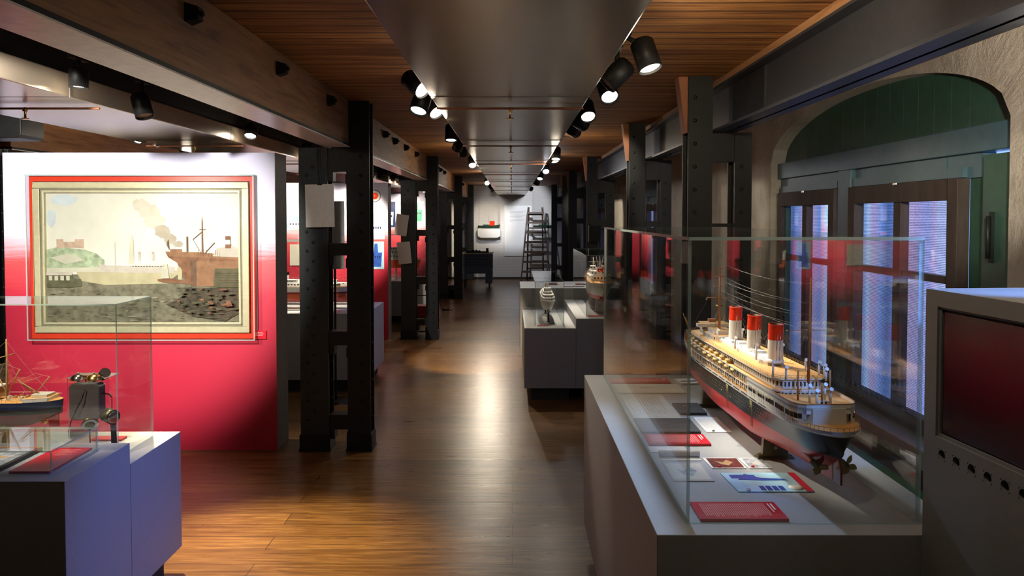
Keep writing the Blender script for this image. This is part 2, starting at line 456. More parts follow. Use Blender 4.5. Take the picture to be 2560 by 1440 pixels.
# arched head of the left recess
pts = [(-0.90, CEIL)] + [(-0.61 + 0.29*math.cos(a), 2.05 + 0.34*math.sin(a)) for a in [PI - PI*i/12 for i in range(13)]] + [(-0.32, CEIL)]
Mx = Matrix(((1,0,0,0),(0,0,-1,20.22),(0,1,0,0),(0,0,0,1)))
for i in range(1, 13):
    (xa, za), (xb, zb) = pts[i], pts[i+1]
    m.prism([(xa, za), (xb, zb), (xb, CEIL), (xa, CEIL)], 0, 0.215, 'brick', M=Mx)
struct(m.build('wall_end'))
struct(MB().box(-8.4, 2.2, 19.975, 19.999, 0, 0.05, 'kick_dark').build('baseboard_end'))

# right wall with arched window openings
XW, XO = 2.20, 2.62
SILL = 0.50; SPR = 2.14; APX = 2.512
m = MB()
y = -3.0
for a, b in WINDOWS:
    m.box(XW, XO, y, a, 0, CEIL, 'plaster'); y = b
    m.box(XW, XO, a, b, 0, 0.20, 'plaster')
    N = 48
    def zc(k):
        u = abs(2*k/N - 1)
        return SPR + 0.004 + (APX - SPR) * math.sqrt(max(0, 1 - u**2.1))
    for k in range(N):
        ya, yb = a + (b-a)*k/N, a + (b-a)*(k+1)/N
        za, zb = zc(k), zc(k+1)
        vs = [(XW, ya, za), (XW, yb, zb), (XW, yb, CEIL), (XW, ya, CEIL), (XO, ya, za), (XO, yb, zb), (XO, yb, CEIL), (XO, ya, CEIL)]
        m.add(vs, [(0,1,2,3), (4,7,6,5), (0,4,5,1), (3,2,6,7)], 'plaster')
m.box(XW, XO, y, 20.6, 0, CEIL, 'plaster')
struct(m.build('wall_right'))
# outside of the building across the canal, drawn only as colour in the blinds
def window(n, a, b):
    W = b - a; sx = W/3.02
    P = lambda v: a + (v - 3.28)*sx
    r = bpy.data.objects.new('window_%d' % n, None); COL.objects.link(r); r['kind'] = 'structure'
    r.location = (0, 0, 0)
    XP = 2.32
    q = MB().box(XP, XP+0.03, a, b, SPR-0.01, 2.52, 'green_wood')
    k = 0; yy = a
    while yy < b:                                  # proud cover strips of the board joints
        q.box(XP-0.004, XP, yy, min(b, yy+0.155), SPR-0.01, 2.51, 'green_wood'); yy += 0.16
    q.build('arch_boarding', r)
    MB().box(2.255, XP+0.03, a, b, 2.01, SPR, 'teal_wood').build('lintel', r, bevel=0.004)
    MB().box(2.285, XP+0.03, P(3.60), b, 1.89, 2.01, 'teal_wood').box(2.28, 2.285, P(3.9), P(4.9), 1.925, 2.005, 'teal_wood').box(2.28, 2.285, P(5.1), b-0.1, 1.925, 2.005, 'teal_wood').build('head_rail', r)
    MB().box(2.25, XP, P(4.93), P(5.12), SILL, 2.01, 'teal_wood').build('mullion', r, bevel=0.003)
    MB().box(2.25, XP+0.03, a+0.05, a+0.26*sx, SILL, 1.99, 'green_wood').build('side_post', r)
    MB().box(2.30, XP+0.03, a+0.26*sx, P(3.72), SILL, 1.93, 'green_wood').build('jamb_board', r)
    MB().box(2.27, XP+0.03, b-0.16*sx, b, SILL, 1.93, 'green_wood').build('jamb_board', r)
    hd = MB().box(2.235, 2.25, P(3.45), P(3.47), 1.48, 1.72, 'iron_grey'); hd.tube((2.225, P(3.46), 1.5), (2.225, P(3.46), 1.7), 0.009, 'iron_grey', n=8); hd.build('handle', r)
    for ya, yb in ((P(3.72), P(4.93)), (P(5.15), P(6.24))):
        zt = 1.89
        c = MB()
        fx0, fx1 = 2.235, 2.30
        t_ = 0.085; mid = (ya+yb)/2
        c.box(fx0, fx1, ya, ya+t_, SILL, zt, 'frame_brown').box(fx0, fx1, yb-t_, yb, SILL, zt, 'frame_brown')
        c.box(fx0, fx1, ya+t_, yb-t_, zt-0.11, zt, 'frame_brown').box(fx0, fx1, ya+t_, yb-t_, SILL, SILL+0.09, 'frame_brown')
        c.box(fx0+0.012, fx1, mid-0.04, mid+0.04, SILL+0.09, zt-0.11, 'frame_brown')
        c.box(fx0+0.015, fx1, ya+t_, yb-t_, 1.345, 1.385, 'frame_brown')
        c.box(fx0-0.006, fx0, mid-0.02, mid+0.02, zt-0.012, zt+0.006, 'chrome')
        cs = c.build('casement', r, bevel=0.003)
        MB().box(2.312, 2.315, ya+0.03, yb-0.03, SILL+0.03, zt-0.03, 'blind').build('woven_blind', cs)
        MB().pane(2.284, 2.288, ya+0.05, yb-0.05, SILL+0.05, zt-0.05, 0).build('glass_pane', cs)
        MB().box(2.26, XP+0.03, ya, yb, zt+0.004, 1.945, 'teal_wood').build('blind_box', cs)
    MB().box(2.09, 2.34, a+0.002, b-0.002, SILL-0.10, SILL, 'sill_grey').build('window_ledge', r, bevel=0.004)
    MB().box(2.24, 2.32, a, b, 0.0, SILL-0.10, 'bottle_green').build('apron_board', r)
    return r
for i, (a, b) in enumerate(WINDOWS): window(i+1, a, b)
# low painted casing along the window wall: dark skirting over green boards
q = MB().box(2.05, 2.198, 3.28, 6.30, 0.0, 0.33, 'bottle_green').box(2.045, 2.198, 3.28, 6.30, 0.33, 0.40, 'dark_cover')
for k in range(3): q.box(2.047, 2.05, 3.29, 6.29, 0.08+k*0.09, 0.084+k*0.09, 'white')  # white strips draw thin reflected highlights on the green boards
struct(q.build('trim_1'))
# timber strip where the ceiling meets the steel girder
struct(MB().box(1.235, 1.262, -3, 20, 2.46, 2.52, 'ply_wood').build('trim_2'))

# ------------------------------------------------------------------ beams
def timber_beam(name, label, x0, x1, y0, y1, bolts=(), side=1):
    t = thing(name, label, 'beam', ((x0+x1)/2, (y0+y1)/2, 2.19), group=None)
    cx, cy = (x0+x1)/2, (y0+y1)/2; h = (y1-y0)/2; wd = (x1-x0)/2
    MB().box(-wd, wd, -h, h, 0.022, CEIL-2.19-0.001, 'beam_wood').build('timber', t)
    MB().box(-wd-0.008, wd+0.008, -h, h, 0.006, 0.022, 'black').box(-wd-0.008, wd+0.008, -h, h, 0.0, 0.006, 'flange_paint').build('flange_plate', t)  # black layer draws the flange's shadow line; pale layer is the underside
    for by, bz in bolts:
        s = 1 if side > 0 else -1
        b = MB(); x = s*wd; w0, w1, d = 0.034, 0.022, 0.045
        vs = [(x, by-cy-w0, bz-w0), (x, by-cy+w0, bz-w0), (x, by-cy+w0, bz+w0), (x, by-cy-w0, bz+w0),
              (x+s*d, by-cy-w1, bz-w1), (x+s*d, by-cy+w1, bz-w1), (x+s*d, by-cy+w1, bz+w1), (x+s*d, by-cy-w1, bz+w1)]
        b.add(vs, [(0,1,2,3), (4,7,6,5), (0,4,5,1), (1,5,6,2), (2,6,7,3), (3,7,4,0)], 'black')
        b.tube((x+s*d, by-cy, bz), (x+s*(d+0.012), by-cy, bz), 0.010, 'black', n=6)
        b.build('bolt_plate', t)
    return t
CB = [5.30, 10.15, 15.08, 19.60]
ordn = ['nearest', 'second', 'third', 'fourth', 'fifth']
spans = [(-2.9, 5.28), (5.48, 10.12), (10.33, 15.05), (15.26, 19.58)]
bl = [[(2.68, 0.235), (3.70, 0.24), (4.70, 0.24)], [(6.74, 0.25), (7.30, 0.245), (8.04, 0.25), (8.90, 0.25)], [(11.4, 0.25), (11.9, 0.25), (12.6, 0.25)], [(16.5, 0.25), (17.3, 0.25)]]
lab = ['long weathered timber beam with pale underside running out over the painting wall',
       'timber beam between the first and second riveted column pairs on the aisle side',
       'timber beam between the second and third riveted column pairs on the aisle side',
       'short timber beam from the third column pair to the end wall']
for i, (a, b) in enumerate(spans): timber_beam('timber_beam', lab[i], -1.325, -1.163, a, b, bl[i])
for i, (a, b) in enumerate([(-2.9, 5.28), (5.48, 19.97)]):
    timber_beam('timber_beam', ['timber beam behind the black speaker above the far side of the painting', 'timber beam deep in the side aisle above the red and white partitions'][i], -3.86, -3.70, a, b, [(4.6, 0.25)] if i == 0 else [(9, 0.25)])

# steel girder on the right (channel section)
def girder():
    t = thing('steel_girder', 'dark blue-grey steel girder running under the ceiling over the window side columns', 'girder', (1.24, 8.5, 2.195))
    h = 11.4
    MB().box(0.02, 0.035, -h, h, 0.0, 0.315, 'steel_beam').build('web', t)
    MB().box(-0.055, 0.085, -h, h, 0.0, 0.014, 'steel_beam').build('bottom_flange', t)
    MB().box(-0.04, 0.085, -h, h, 0.255, 0.268, 'steel_beam').build('top_flange', t)
    q = MB()
    for i in range(3):
        for j in range(2): q.dome((0.02, 4.10-8.5+j*0.09-0.25, 0.07+i*0.07), 0.014, 'iron', (-1,0,0), 8)
    q.box(0.008, 0.02, 3.68-8.5, 4.28-8.5, 0.02, 0.25, 'iron'); q.build('splice_plate', t)
girder()

# ------------------------------------------------------------------ riveted column pairs
def post(xa, xb, yd, h, matf, rows):
    """H section: front flange, web, rear flange, with rivets"""
    q = MB(); t_ = 0.014
    q.box(xa, xb, 0, t_, 0, h, matf); q.box(xa, xb, yd-t_, yd, 0, h, 'iron')
    xm = xb - 0.028
    q.box(xm-0.012, xm+0.006, t_, yd-t_, 0, h, 'iron')
    q.box(xa+0.02, xa+0.035, t_, yd-t_, 0, h, 'iron')
    k = 0; z = 0.10
    while z < h - 0.08:
        for r, xr in enumerate(rows):
            zz = z + (0.06 if r else 0)
            q.dome((xr, 0, zz), 0.0125, matf, (0,-1,0), 8, 0.8)
            if r == 0: q.dome((xb-0.0, yd*0.5, zz), 0.008, 'iron', (1,0,0), 6, 0.8)
        z += 0.135; k += 1
    return q
def column_pair(label, xi0, xi1, xo0, xo1, y, hi, ho, ties, mirror=False, bracket=False, gus=True):
    xc = (min(xi0, xo0) + max(xi1, xo1))/2
    t = thing('riveted_column_pair', label, 'column pair', (xc, y, 0), group='riveted iron column pairs')
    post(xi0-xc, xi1-xc, 0.15, hi, 'iron', [xi0-xc+0.105 if not mirror else xi0-xc+0.04]).build('inner_post', t)
    post(xo0-xc, xo1-xc, 0.15, ho, 'iron_grey' if not mirror else 'iron', [xo0-xc+0.055, xo0-xc+0.10] if not mirror else [xo0-xc+0.04]).build('outer_post', t)
    g0, g1 = (xo1-xc, xi0-xc) if not mirror else (xi1-xc, xo0-xc)
    for i, (z0, z1) in enumerate(ties):
        q = MB().box(g0, g1, 0.015, 0.028, z0, z1, 'iron').box(g0, g1, 0.028, 0.12, z0, z0+0.01, 'iron').box(g0, g1, 0.028, 0.12, z1-0.01, z1, 'iron')
        if gus and z1 - z0 < 0.2 and not mirror:
            q.box(g0, g0+0.035, 0.02, 0.11, z0-0.07, z0, 'iron'); q.tube((g0+0.02, 0.01, z0-0.035), (g0+0.02, 0.02, z0-0.035), 0.012, 'iron', n=8)
            q.box(g1-0.012, g1, 0.02, 0.11, z0-0.09, z0-0.02, 'iron')
        q.build('tie_plate', t)
    if bracket:
        q = MB(); x1 = xi0-xc; 
        Mb = Matrix(((1,0,0,0),(0,0,1,0.02),(0,1,0,0),(0,0,0,1)))
        q.prism([(x1-0.055, hi-0.001), (x1, hi-0.001), (x1, hi-0.33), (x1-0.012, hi-0.33)], 0, 0.11, 'bracket_wood', M=Mb); q.build('timber_bracket', t)
    for nm, x0, x1 in (('foot_plate', xi0, xi1), ('foot_plate', xo0, xo1)):
        MB().box(x0-xc-0.012, x1-xc+0.012, -0.012, 0.162, 0, 0.02, 'iron').box(x0-xc-0.008, x1-xc+0.008, -0.008, 0.158, 0.02, 0.12, 'iron').build(nm, t)
    return t
TL = [(2.02, 2.185), (1.416, 1.503), (0.767, 0.867), (0.155, 0.262)]
TL2 = [(2.04, 2.185), (1.427, 1.509), (0.76, 0.863), (0.19, 0.28)]
cl = ['riveted iron column pair nearest the painting wall, white sheet hung on it',
      'riveted iron column pair with two tilted grey sheets taped to it',
      'riveted iron column pair beside the gap to the far red panel, third along the aisle',
      'riveted iron column pair at the end wall beside the blue trolley']
for i, yb in enumerate(CB):
    column_pair(cl[i], -1.185, -1.02, -1.525, -1.32, yb, CEIL-0.001, 2.188, TL if i == 0 else TL2)
RC = [4.36, 6.55, 10.2, 13.45, 15.2, 19.3]
rl = ['dark column pair nearest the green arched window, behind the ocean liner case',
      'dark column pair between the white pilasters, second from the ocean liner case',
      'dark column pair behind the white trawler model case, third along the windows',
      'dark column pair in the far row by the windows, fourth along',
      'dark column pair in the far row by the windows, fifth along',
      'dark column pair against the end wall to the right of the ladder']
for i, yb in enumerate(RC):
    column_pair(rl[i], 1.035, 1.178, 1.31, 1.41, yb, CEIL-0.001, 2.19, [(2.02, 2.185), (1.56, 1.655), (0.9, 0.99), (0.3, 0.4)], mirror=True, bracket=i < 5)
for i, yb in enumerate(CB[:3]):
    column_pair(['iron column pair at the left edge of the painting wall', 'iron column pair deep in the side aisle behind the painting wall', 'iron column pair deepest in the side aisle'][i], -3.83, -3.70, -4.15, -4.0, yb, 2.188, 2.188, TL)

# ------------------------------------------------------------------ ducts, pipes, tracks
def duct(label, xa, xb, y0, y1, z=2.26):
    t = thing('ceiling_duct', label, 'duct', ((xa+xb)/2, (y0+y1)/2, z)); hw = (xb-xa)/2; h = (y1-y0)/2
    MB().box(-hw, hw, -h, h, 0.0, 0.11, 'duct_metal').build('duct_casing', t, bevel=0.006)
    MB().box(-hw+0.02, hw-0.02, -h, h, 0.11, 0.235, 'black').build('gap_filler', t)  # black block added to fill the dark band above the casing
    q = MB(); yy = -h+2
    while yy < h: q.box(-hw-0.002, hw+0.002, yy-0.0015, yy+0.0015, -0.0012, 0.11, 'steel_beam'); yy += 2.0
    q.build('duct_seam', t)
    q = MB(); yy = -h+1
    while yy < h:
        for sx in (-hw+0.05, hw-0.05): q.tube((sx, yy, 0.235), (sx, yy, CEIL-z-0.001), 0.006, 'black', n=6)
        yy += 2.5
    q.build('hanger_rod', t)
duct('wide grey metal ceiling duct over the central corridor', -0.385, 0.365, -2.5, 19.9)
duct('grey metal ceiling duct over the painting wall in the side aisle', -2.83, -2.08, -2.5, 19.9)
def sprinkler(x0, x1, y, label):
    xc = (x0+x1)/2; t = thing('sprinkler_pipe', label, 'sprinkler pipe', (xc, y, 2.238), group='sprinkler pipes below the ducts')
    h = (x1-x0)/2
    MB().tube((-h, 0, 0.004), (h, 0, 0.004), 0.0055, 'copper_pipe', n=8).build('pipe', t)
    MB().tube((0, 0, -0.045), (0, 0, 0.01), 0.006, 'brass', n=8).tube((0, 0, -0.05), (0, 0, -0.045), 0.018, 'brass', n=10).tube((0, 0, -0.012), (0, 0, 0.004), 0.012, 'brass', n=8).build('sprinkler_head', t)
for i in range(7):
    sprinkler(-0.38, 0.36, 3.75+2*i, 'thin sprinkler pipe crossing under the corridor duct, %s from the camera' % (['first','second','third','fourth','fifth','sixth','seventh'][i]))
    if i < 4: sprinkler(-2.83, -2.08, 3.75+2*i, 'thin orange sprinkler pipe under the side aisle duct, %s from the camera' % (['first','second','third','fourth'][i]))
def track(label, x, y0, y1, z=2.455):
    t = thing('lighting_track', label, 'lighting track', (x, (y0+y1)/2, z)); h = (y1-y0)/2
    MB().box(-0.018, 0.018, -h, h, -0.012, 0.02, 'black').box(-0.004, 0.004, -h, h, -0.0125, -0.012, 'chrome').build('rail', t)
    q = MB(); yy = -h+0.3
    while yy < h: q.tube((0, yy, 0.02), (0, yy, CEIL-z-0.001), 0.005, 'black', n=6); yy += 1.5
    q.build('hanger_rod', t)
track('black lighting track along the left edge of the corridor duct', -0.47, 1.0, 19.6)
track('black lighting track along the right edge of the corridor duct', 0.455, 1.0, 19.6)
track('black lighting track on the corridor side of the aisle duct', -1.99, 1.0, 19.6)
track('black lighting track on the far side of the aisle duct', -2.97, 1.0, 19.6)
def spotlight(x, y, aim, label, lit=1, power=0, cone=40, z=2.455, drop=0.10, R=0.048, L=0.13, blend=0.5, col=(1.0, 0.86, 0.66), off=0.0, glow=0):
    t = thing('track_spotlight', label, 'spotlight', (x, y, z-0.012), group='black track spotlights')
    piv = Vector((off, 0, -drop))
    MB().box(-0.016, 0.016, -0.06, 0.06, -0.028, 0.0, 'black').tube((0, 0, -0.028), (off, 0, -drop+0.03), 0.010, 'black', n=8).build('track_adapter', t)
    d = (Vector(aim) - (Vector((x, y, z-0.012)) + piv)).normalized()
    q = d.to_track_quat('Z', 'Y'); M = Matrix.Translation(piv) @ q.to_matrix().to_4x4()
    hs_ = MB().lathe([(0.0, -L/2), (R*0.8, -L/2), (R, -L/2+0.012), (R, L/2), (R-0.004, L/2), (R-0.006, L/2-0.015), (0.0, L/2-0.018)], 'black', n=20, M=M)
    hs_ = hs_.build('housing', t)
    lens = 'lamp_lens_bright' if lit == 2 else ('lamp_lens' if lit else 'lens_off')
    MB().lathe([(0.0, L/2-0.010), (R-0.008, L/2-0.010)], lens, n=20, M=M).build('lens', hs_)
    if power:
        ld = bpy.data.lights.new('spot_beam', 'SPOT'); ld.energy = power; ld.spot_size = math.radians(cone); ld.spot_blend = blend
        ld.color = col; ld.shadow_soft_size = 0.03
        lo = bpy.data.objects.new('spot_beam', ld); COL.objects.link(lo); lo.parent = t
        lo.location = piv + d*(L/2+0.012); lo.rotation_euler = d.to_track_quat('-Z', 'Y').to_euler()
    if glow:
        gd = bpy.data.lights.new('spill_fill', 'POINT'); gd.energy = glow; gd.color = col; gd.shadow_soft_size = 0.04  # extra point light added for spill on ceiling, ducts and beams
        go = bpy.data.objects.new('spill_fill', gd); COL.objects.link(go); go.parent = t; go.location = piv + d*(L/2+0.05)
    return t
WARM = (1.0, 0.88, 0.70)
XL, XR = -0.47, 0.455
BLUE = (0.09, 0.24, 1.0); COOL = (0.86, 0.90, 1.0)
# left corridor track
spotlight(XL, 3.62, (0.86, 2.62, 1.2), 'bright spotlight nearest on the left corridor track', 2, 300, 21, glow=1)
spotlight(XL, 3.85, (-1.0, 2.75, 0.0), 'spotlight tucked behind the nearest bright one on the left corridor track', 1, 0, drop=0.15)
spotlight(XL, 4.36, (0.6, 3.3, 0.9), 'second bright spotlight on the left corridor track', 2, 35, 30, glow=1)
spotlight(XL, 5.75, (-0.5, 5.2, 0.0), 'spotlight facing down just past the first column pair, left corridor track', 1, 20, 45)
spotlight(XL, 6.6, (-1.4, 7.7, 0.5), 'dark-lensed spotlight with an added blue beam turned to the aisle, left corridor track', 0, 30, 34, col=BLUE)  # fixture looks off; blue beam added for the aisle plinth
spotlight(XL, 7.1, (-0.45, 8.7, 0.0), 'dark-lensed spotlight with an added warm beam right behind the other turned one, left corridor track', 0, 260, 36, col=(1.0, 0.80, 0.52))  # lens stays dark; beam added for a warm patch of floor
spotlight(XL, 8.75, (-0.1, 7.0, 0.0), 'lit spotlight at the pipe crossing by the second columns, left corridor track', 2, 60, 44, glow=5)
spotlight(XL, 13.9, (-0.1, 10.0, 0.2), 'glaring spotlight far along the left corridor track', 2, 90, 55, glow=6)
spotlight(XL, 18.2, (-0.6, 20.1, 1.45), 'last small spotlight on the left corridor track aimed at the wall ship', 1, 75, 46, glow=3, blend=0.9)
# right corridor track; the first ones are fill lamps added out of view
spotlight(XR, 1.45, (2.2, 4.6, 2.0), 'unseen fill spotlight added on the right corridor track, nearest of all', 1, 8, glow=7)  # out-of-view lamp added to fill the near ceiling and duct
spotlight(XR, 1.62, (1.05, 2.9, 2.52), 'unseen spotlight added to brighten the ceiling boards, right corridor track', 1, 60, 75, drop=0.16, col=(1.0, 0.80, 0.52), blend=1.0)  # invented lamp tilted upward to lift the wood overhead
spotlight(XL, 16.6, (0.35, 20.0, 1.15), 'small spotlight added to brighten the end wall, left corridor track', 0, 60, 60, col=COOL)  # extra lamp put in only to raise the end wall
spotlight(XL, 1.5, (-1.37, 5.27, 1.76), 'unseen spotlight added to brighten the hanging white sheet, left corridor track', 1, 32, 9, col=(1.0, 0.95, 0.9))  # narrow extra lamp so the sheet on the column reads brighter
spotlight(1.30, 1.62, (2.2, 3.7, 2.25), 'unseen spotlight added under the steel girder to light the arched window wall', 1, 75, 48, z=2.200, drop=0.10, col=WARM, glow=4)  # made-up girder mount; washes plaster and arch from out of view
spotlight(XR, 2.98, (0.85, 2.66, 1.18), 'large spotlight nearest on the right corridor track above the liner case', 1, 110, 34, off=0.08, glow=2, blend=0.9)
spotlight(XR, 3.22, (-1.58, 3.05, 0.38), 'dark-lensed spotlight with an added blue beam directly behind the nearest one, right corridor track', 0, 130, 32, drop=0.13, col=BLUE, blend=1.0)  # dark lens, yet an added beam turns the left plinths blue
spotlight(XR, 3.78, (0.70, 2.5, 0.885), 'dim spotlight third on the right corridor track', 1, 75, 54, off=0.03, col=(0.45, 0.66, 1.0), blend=1.0)
spotlight(1.27, 1.40, (1.10, 2.35, 0.885), 'unseen blue spotlight added under the steel girder to tint the liner case', 1, 55, 42, z=2.200, drop=0.10, col=(0.12, 0.34, 1.0), blend=0.8)  # added outside the view for blue on the plinth's right side
spotlight(XR, 4.52, (0.60, 3.3, 0.9), 'lit spotlight fourth on the right corridor track', 1, 14, 36)
spotlight(XR, 5.05, (2.2, 7.3, 1.5), 'dark-lensed spotlight with an added beam facing away, fifth on the right corridor track', 0, 45, 36, col=WARM)  # looks off, but a beam is added to wash the pilaster
spotlight(XR, 5.55, (2.2, 10.0, 1.6), 'dark-lensed spotlight with an added beam facing away, sixth on the right corridor track', 0, 60, 32, col=WARM)  # looks off; added beam lifts the next stretch of window wall
spotlight(XR, 7.65, (0.36, 7.2, 0.75), 'lit spotlight above the small white ship case', 1, 60, 52, glow=5)
spotlight(XR, 8.05, (0.85, 7.5, 0.85), 'lit spotlight close behind the one over the small white ship case', 1, 70, 44)
spotlight(XR, 10.0, (0.5, 8.8, 0.9), 'lit spotlight over the raised grey plinth', 1, 25, 50, glow=5, col=COOL)
spotlight(XR, 11.9, (0.0, 10.3, 0.0), 'small lit spotlight past the raised plinth, right corridor track', 1, 50, 50)
spotlight(XR, 14.2, (2.2, 15.5, 1.5), 'tiny lit spotlight far along the right corridor track', 1, 80, 50)
spotlight(XR, 17.6, (0.12, 20.0, 1.85), 'last spotlight on the right corridor track aimed at the wall text panel', 0, 130, 52, col=COOL)
# side aisle tracks
spotlight(-1.99, 3.42, (-2.03, 3.35, 0.7), 'white-lit spotlight nearest in the side aisle', 1, 60, 50, drop=0.11, glow=1, L=0.09, R=0.042)
spotlight(-1.99, 4.0, (-1.22, 3.62, 0.0), 'spotlight with metal bracket above the side aisle pipe', 0, 560, 46, drop=0.15, col=(1.0, 0.78, 0.48), blend=1.0)
spotlight(-1.99, 2.45, (-2.55, 5.33, 1.42), 'spotlight above the picture on the corridor side of the aisle track', 1, 340, 46, col=(1.0, 0.94, 0.86))
spotlight(-2.97, 2.6, (-2.95, 5.33, 1.42), 'spotlight on the far aisle track lighting the painting from the left', 1, 360, 54, col=(1.0, 0.94, 0.86))
spotlight(-1.99, 5.66, (-1.9, 4.6, 0.2), 'small lit spotlight above the right corner of the painting wall', 1, 40, 70, L=0.09, glow=1)
spotlight(-2.97, 6.25, (-2.5, 3.1, 0.9), 'glaring spotlight just over the top of the painting wall', 2, 160, 60, glow=2)
spotlight(-2.97, 5.95, (-3.3, 3.4, 0.9), 'small spotlight left of the glaring one over the painting wall', 1, 40, 50)
spotlight(-1.99, 2.1, (-2.15, 3.2, 0.85), 'second spotlight above the picture over the low flat display case', 1, 90, 40)
for i, yy in enumerate((6.7, 7.2, 8.2, 8.7)):
    spotlight(-1.99 if i % 2 else -2.97, yy, (-2.4 + (0.2 if i % 2 else -0.5), 10.17 if i > 1 else 7.6, 1.5 if i > 1 else 0.95), 'side aisle spotlight between first and second partitions, %s of four' % ['first','second','third','last'][i], 1, 230, 46, glow=1)
for i, yy in enumerate((11.2, 13.0, 12.4)):
    spotlight(-1.99, yy, (-2.5, 15.08 if i else 11.9, 1.5 if i else 0.9), 'side aisle spotlight between second and third partitions, %s of three' % ['first','second','last'][i], 1, 220, 44)
spotlight(-1.99, 17.2, (-2.2, 19.4, 1.4), 'deepest side aisle spotlight before the last partition', 1, 180, 46)

# ------------------------------------------------------------------ partitions, painting
def partition(label, y, x0=-3.66, x1=-1.705, h=2.155, d=0.27):
    t = thing('display_partition', label, 'partition', ((x0+x1)/2, y, 0), group='red and white printed partitions')
    hw = (x1-x0)/2
    MB().box(-hw, hw, 0.012, d, 0, h, 'panel_side').build('core', t)
    MB().box(-hw, hw, 0, 0.012, 0, h, 'print').build('printed_panel', t)
    return t
p1 = partition('tall partition printed white fading to red, carrying the framed harbour painting', 5.33)
p2 = partition('tall white to red partition behind the first column pair, with round emblem print', 10.17)
p3 = partition('tall white to red partition behind the second column pair, with teal picture print', 15.05)
p4 = partition('deepest white to red partition seen as a narrow strip by the third columns', 19.45)
# prints on partition 2 and 3
def lp(t, x, z): return x - t.location.x
q = MB(); cx_ = -1.885 - p2.location.x
for r, mt, dy in ((0.085, 'iron_grey', 0), (0.078, 'white', -0.001), (0.052, 'grey_paper', -0.002), (0.045, 'funnel_red', -0.003)):
    q.lathe([(0, 0), (r, 0), (r, 0.001), (0, 0.001)], mt, n=24, M=Matrix.Translation((cx_, -0.002+dy, 1.975)) @ Matrix.Rotation(PI/2, 4, 'X'))
q.build('round_emblem', p2)
def ship_print(t, x, z, w_, h_, bg, sh, name='ship_print'):
    q = MB(); X = x - t.location.x
    q.box(X-w_/2, X+w_/2, -0.003, 0, z-h_/2, z+h_/2, bg)
    M_ = Matrix(((1,0,0,X),(0,0,-1,-0.004),(0,1,0,z),(0,0,0,1)))
    q.prism([(-w_*0.35, -h_*0.42), (w_*0.3, -h_*0.42), (w_*0.36, h_*0.1), (w_*0.1, h_*0.1), (w_*0.05, h_*0.42), (-w_*0.15, h_*0.42), (-w_*0.2, h_*0.1), (-w_*0.3, h_*0.1)], 0, 0.001, sh, M=M_)
    for k in range(4): q.box(X-w_*0.28+k*w_*0.15, X-w_*0.20+k*w_*0.15, -0.007, -0.006, z-h_*0.1, z-h_*0.02, 'hull_blue')
    q.build(name, t)
ship_print(p2, -1.85, 1.56, 0.20, 0.36, 'poster_blue', 'white')
ship_print(p2, -1.86, 1.16, 0.20, 0.38, 'poster_blue', 'poster_deep', 'harbour_print')
ship_print(p2, -2.98, 1.60, 0.26, 0.18, 'poster_blue', 'white')
q = MB()
for k in range(8): q.box(-2.95-p2.location.x, -2.80-p2.location.x-0.02*(k % 3), -0.002, 0, 1.42-k*0.018, 1.426-k*0.018, 'pink_ink')
q.build('caption_print', p2)
q = MB().box(-3.05-p2.location.x, -2.45-p2.location.x, -0.02, 0, 1.02, 1.31, 'cream_paper'); q.build('photo_panel', p2)
ship_print(p3, -2.50, 1.73, 0.26, 0.52, 'hull_blue', 'white')
ship_print(p3, -1.93, 1.78, 0.30, 0.44, 'poster_blue', 'bottle_green', 'harbour_print')

# framed painting with its clear cover
pt = thing('harbour_painting', 'large harbour painting of steamships in a pale gold frame on the first partition', 'painting', (-2.652, 5.328, 1.402))
FW, FH = 0.768, 0.540
q = MB()
def ring(q, a, b, ha, hb, y0, y1, mat):
    q.box(-a, a, y1, y0, hb, ha, mat).box(-a, a, y1, y0, -ha, -hb, mat).box(-a, -b, y1, y0, -hb, hb, mat).box(b, a, y1, y0, -hb, hb, mat)
ring(q, FW, FW-0.045, FH, FH-0.045, -0.002, -0.044, 'frame_gold')
ring(q, FW-0.045, FW-0.060, FH-0.045, FH-0.060, -0.002, -0.034, 'frame_line')
ring(q, FW-0.060, FW-0.075, FH-0.060, FH-0.075, -0.002, -0.040, 'frame_gold')
q.build('picture_frame', pt, bevel=0.003)
CW, CH = FW-0.070, FH-0.070
q = MB(); L_ = [0]
def pp(pts, mat):          # painted shape; u 0..1 to the right, v 0..1 downward
    L_[0] += 1; y = -0.012 - 0.0002*L_[0]
    q.flat([(-CW + 2*CW*u, y, CH - 2*CH*v) for u, v in pts], mat)
q.box(-CW, CW, -0.012, -0.002, -CH, CH, 'p_sky')
def blob(u, v, a, b, n, mat, seed):
    r = random.Random(seed); pp([(u + a*math.cos(2*PI*i/n)*(0.75+0.4*r.random()), v + b*math.sin(2*PI*i/n)*(0.75+0.4*r.random())) for i in range(n)], mat)
blob(0.10, 0.06, 0.07, 0.045, 14, 'p_skyblue', 3); blob(0.03, 0.20, 0.028, 0.07, 12, 'p_skyblue', 4)
blob(0.49, 0.10, 0.05, 0.05, 18, 'p_smoke2', 12); blob(0.53, 0.15, 0.06, 0.06, 18, 'p_smoke2', 5); blob(0.56, 0.22, 0.055, 0.06, 14, 'p_smoke2', 6); blob(0.60, 0.30, 0.045, 0.06, 14, 'p_smoke', 7); blob(0.64, 0.36, 0.04, 0.04, 14, 'p_smoke', 8); blob(0.68, 0.40, 0.03, 0.025, 12, 'p_smoke', 9)
pp([(0, 0.63), (1, 0.63), (1, 1), (0, 1)], 'p_water'); pp([(0.15, 0.60), (0.70, 0.60), (0.62, 0.70), (0.30, 0.71), (0.18, 0.68)], 'p_water_far')
pp([(0, 0.44), (0.06, 0.42), (0.13, 0.43), (0.2, 0.44), (0.26, 0.47), (0.30, 0.52), (0.30, 0.58), (0, 0.62)], 'p_hill')
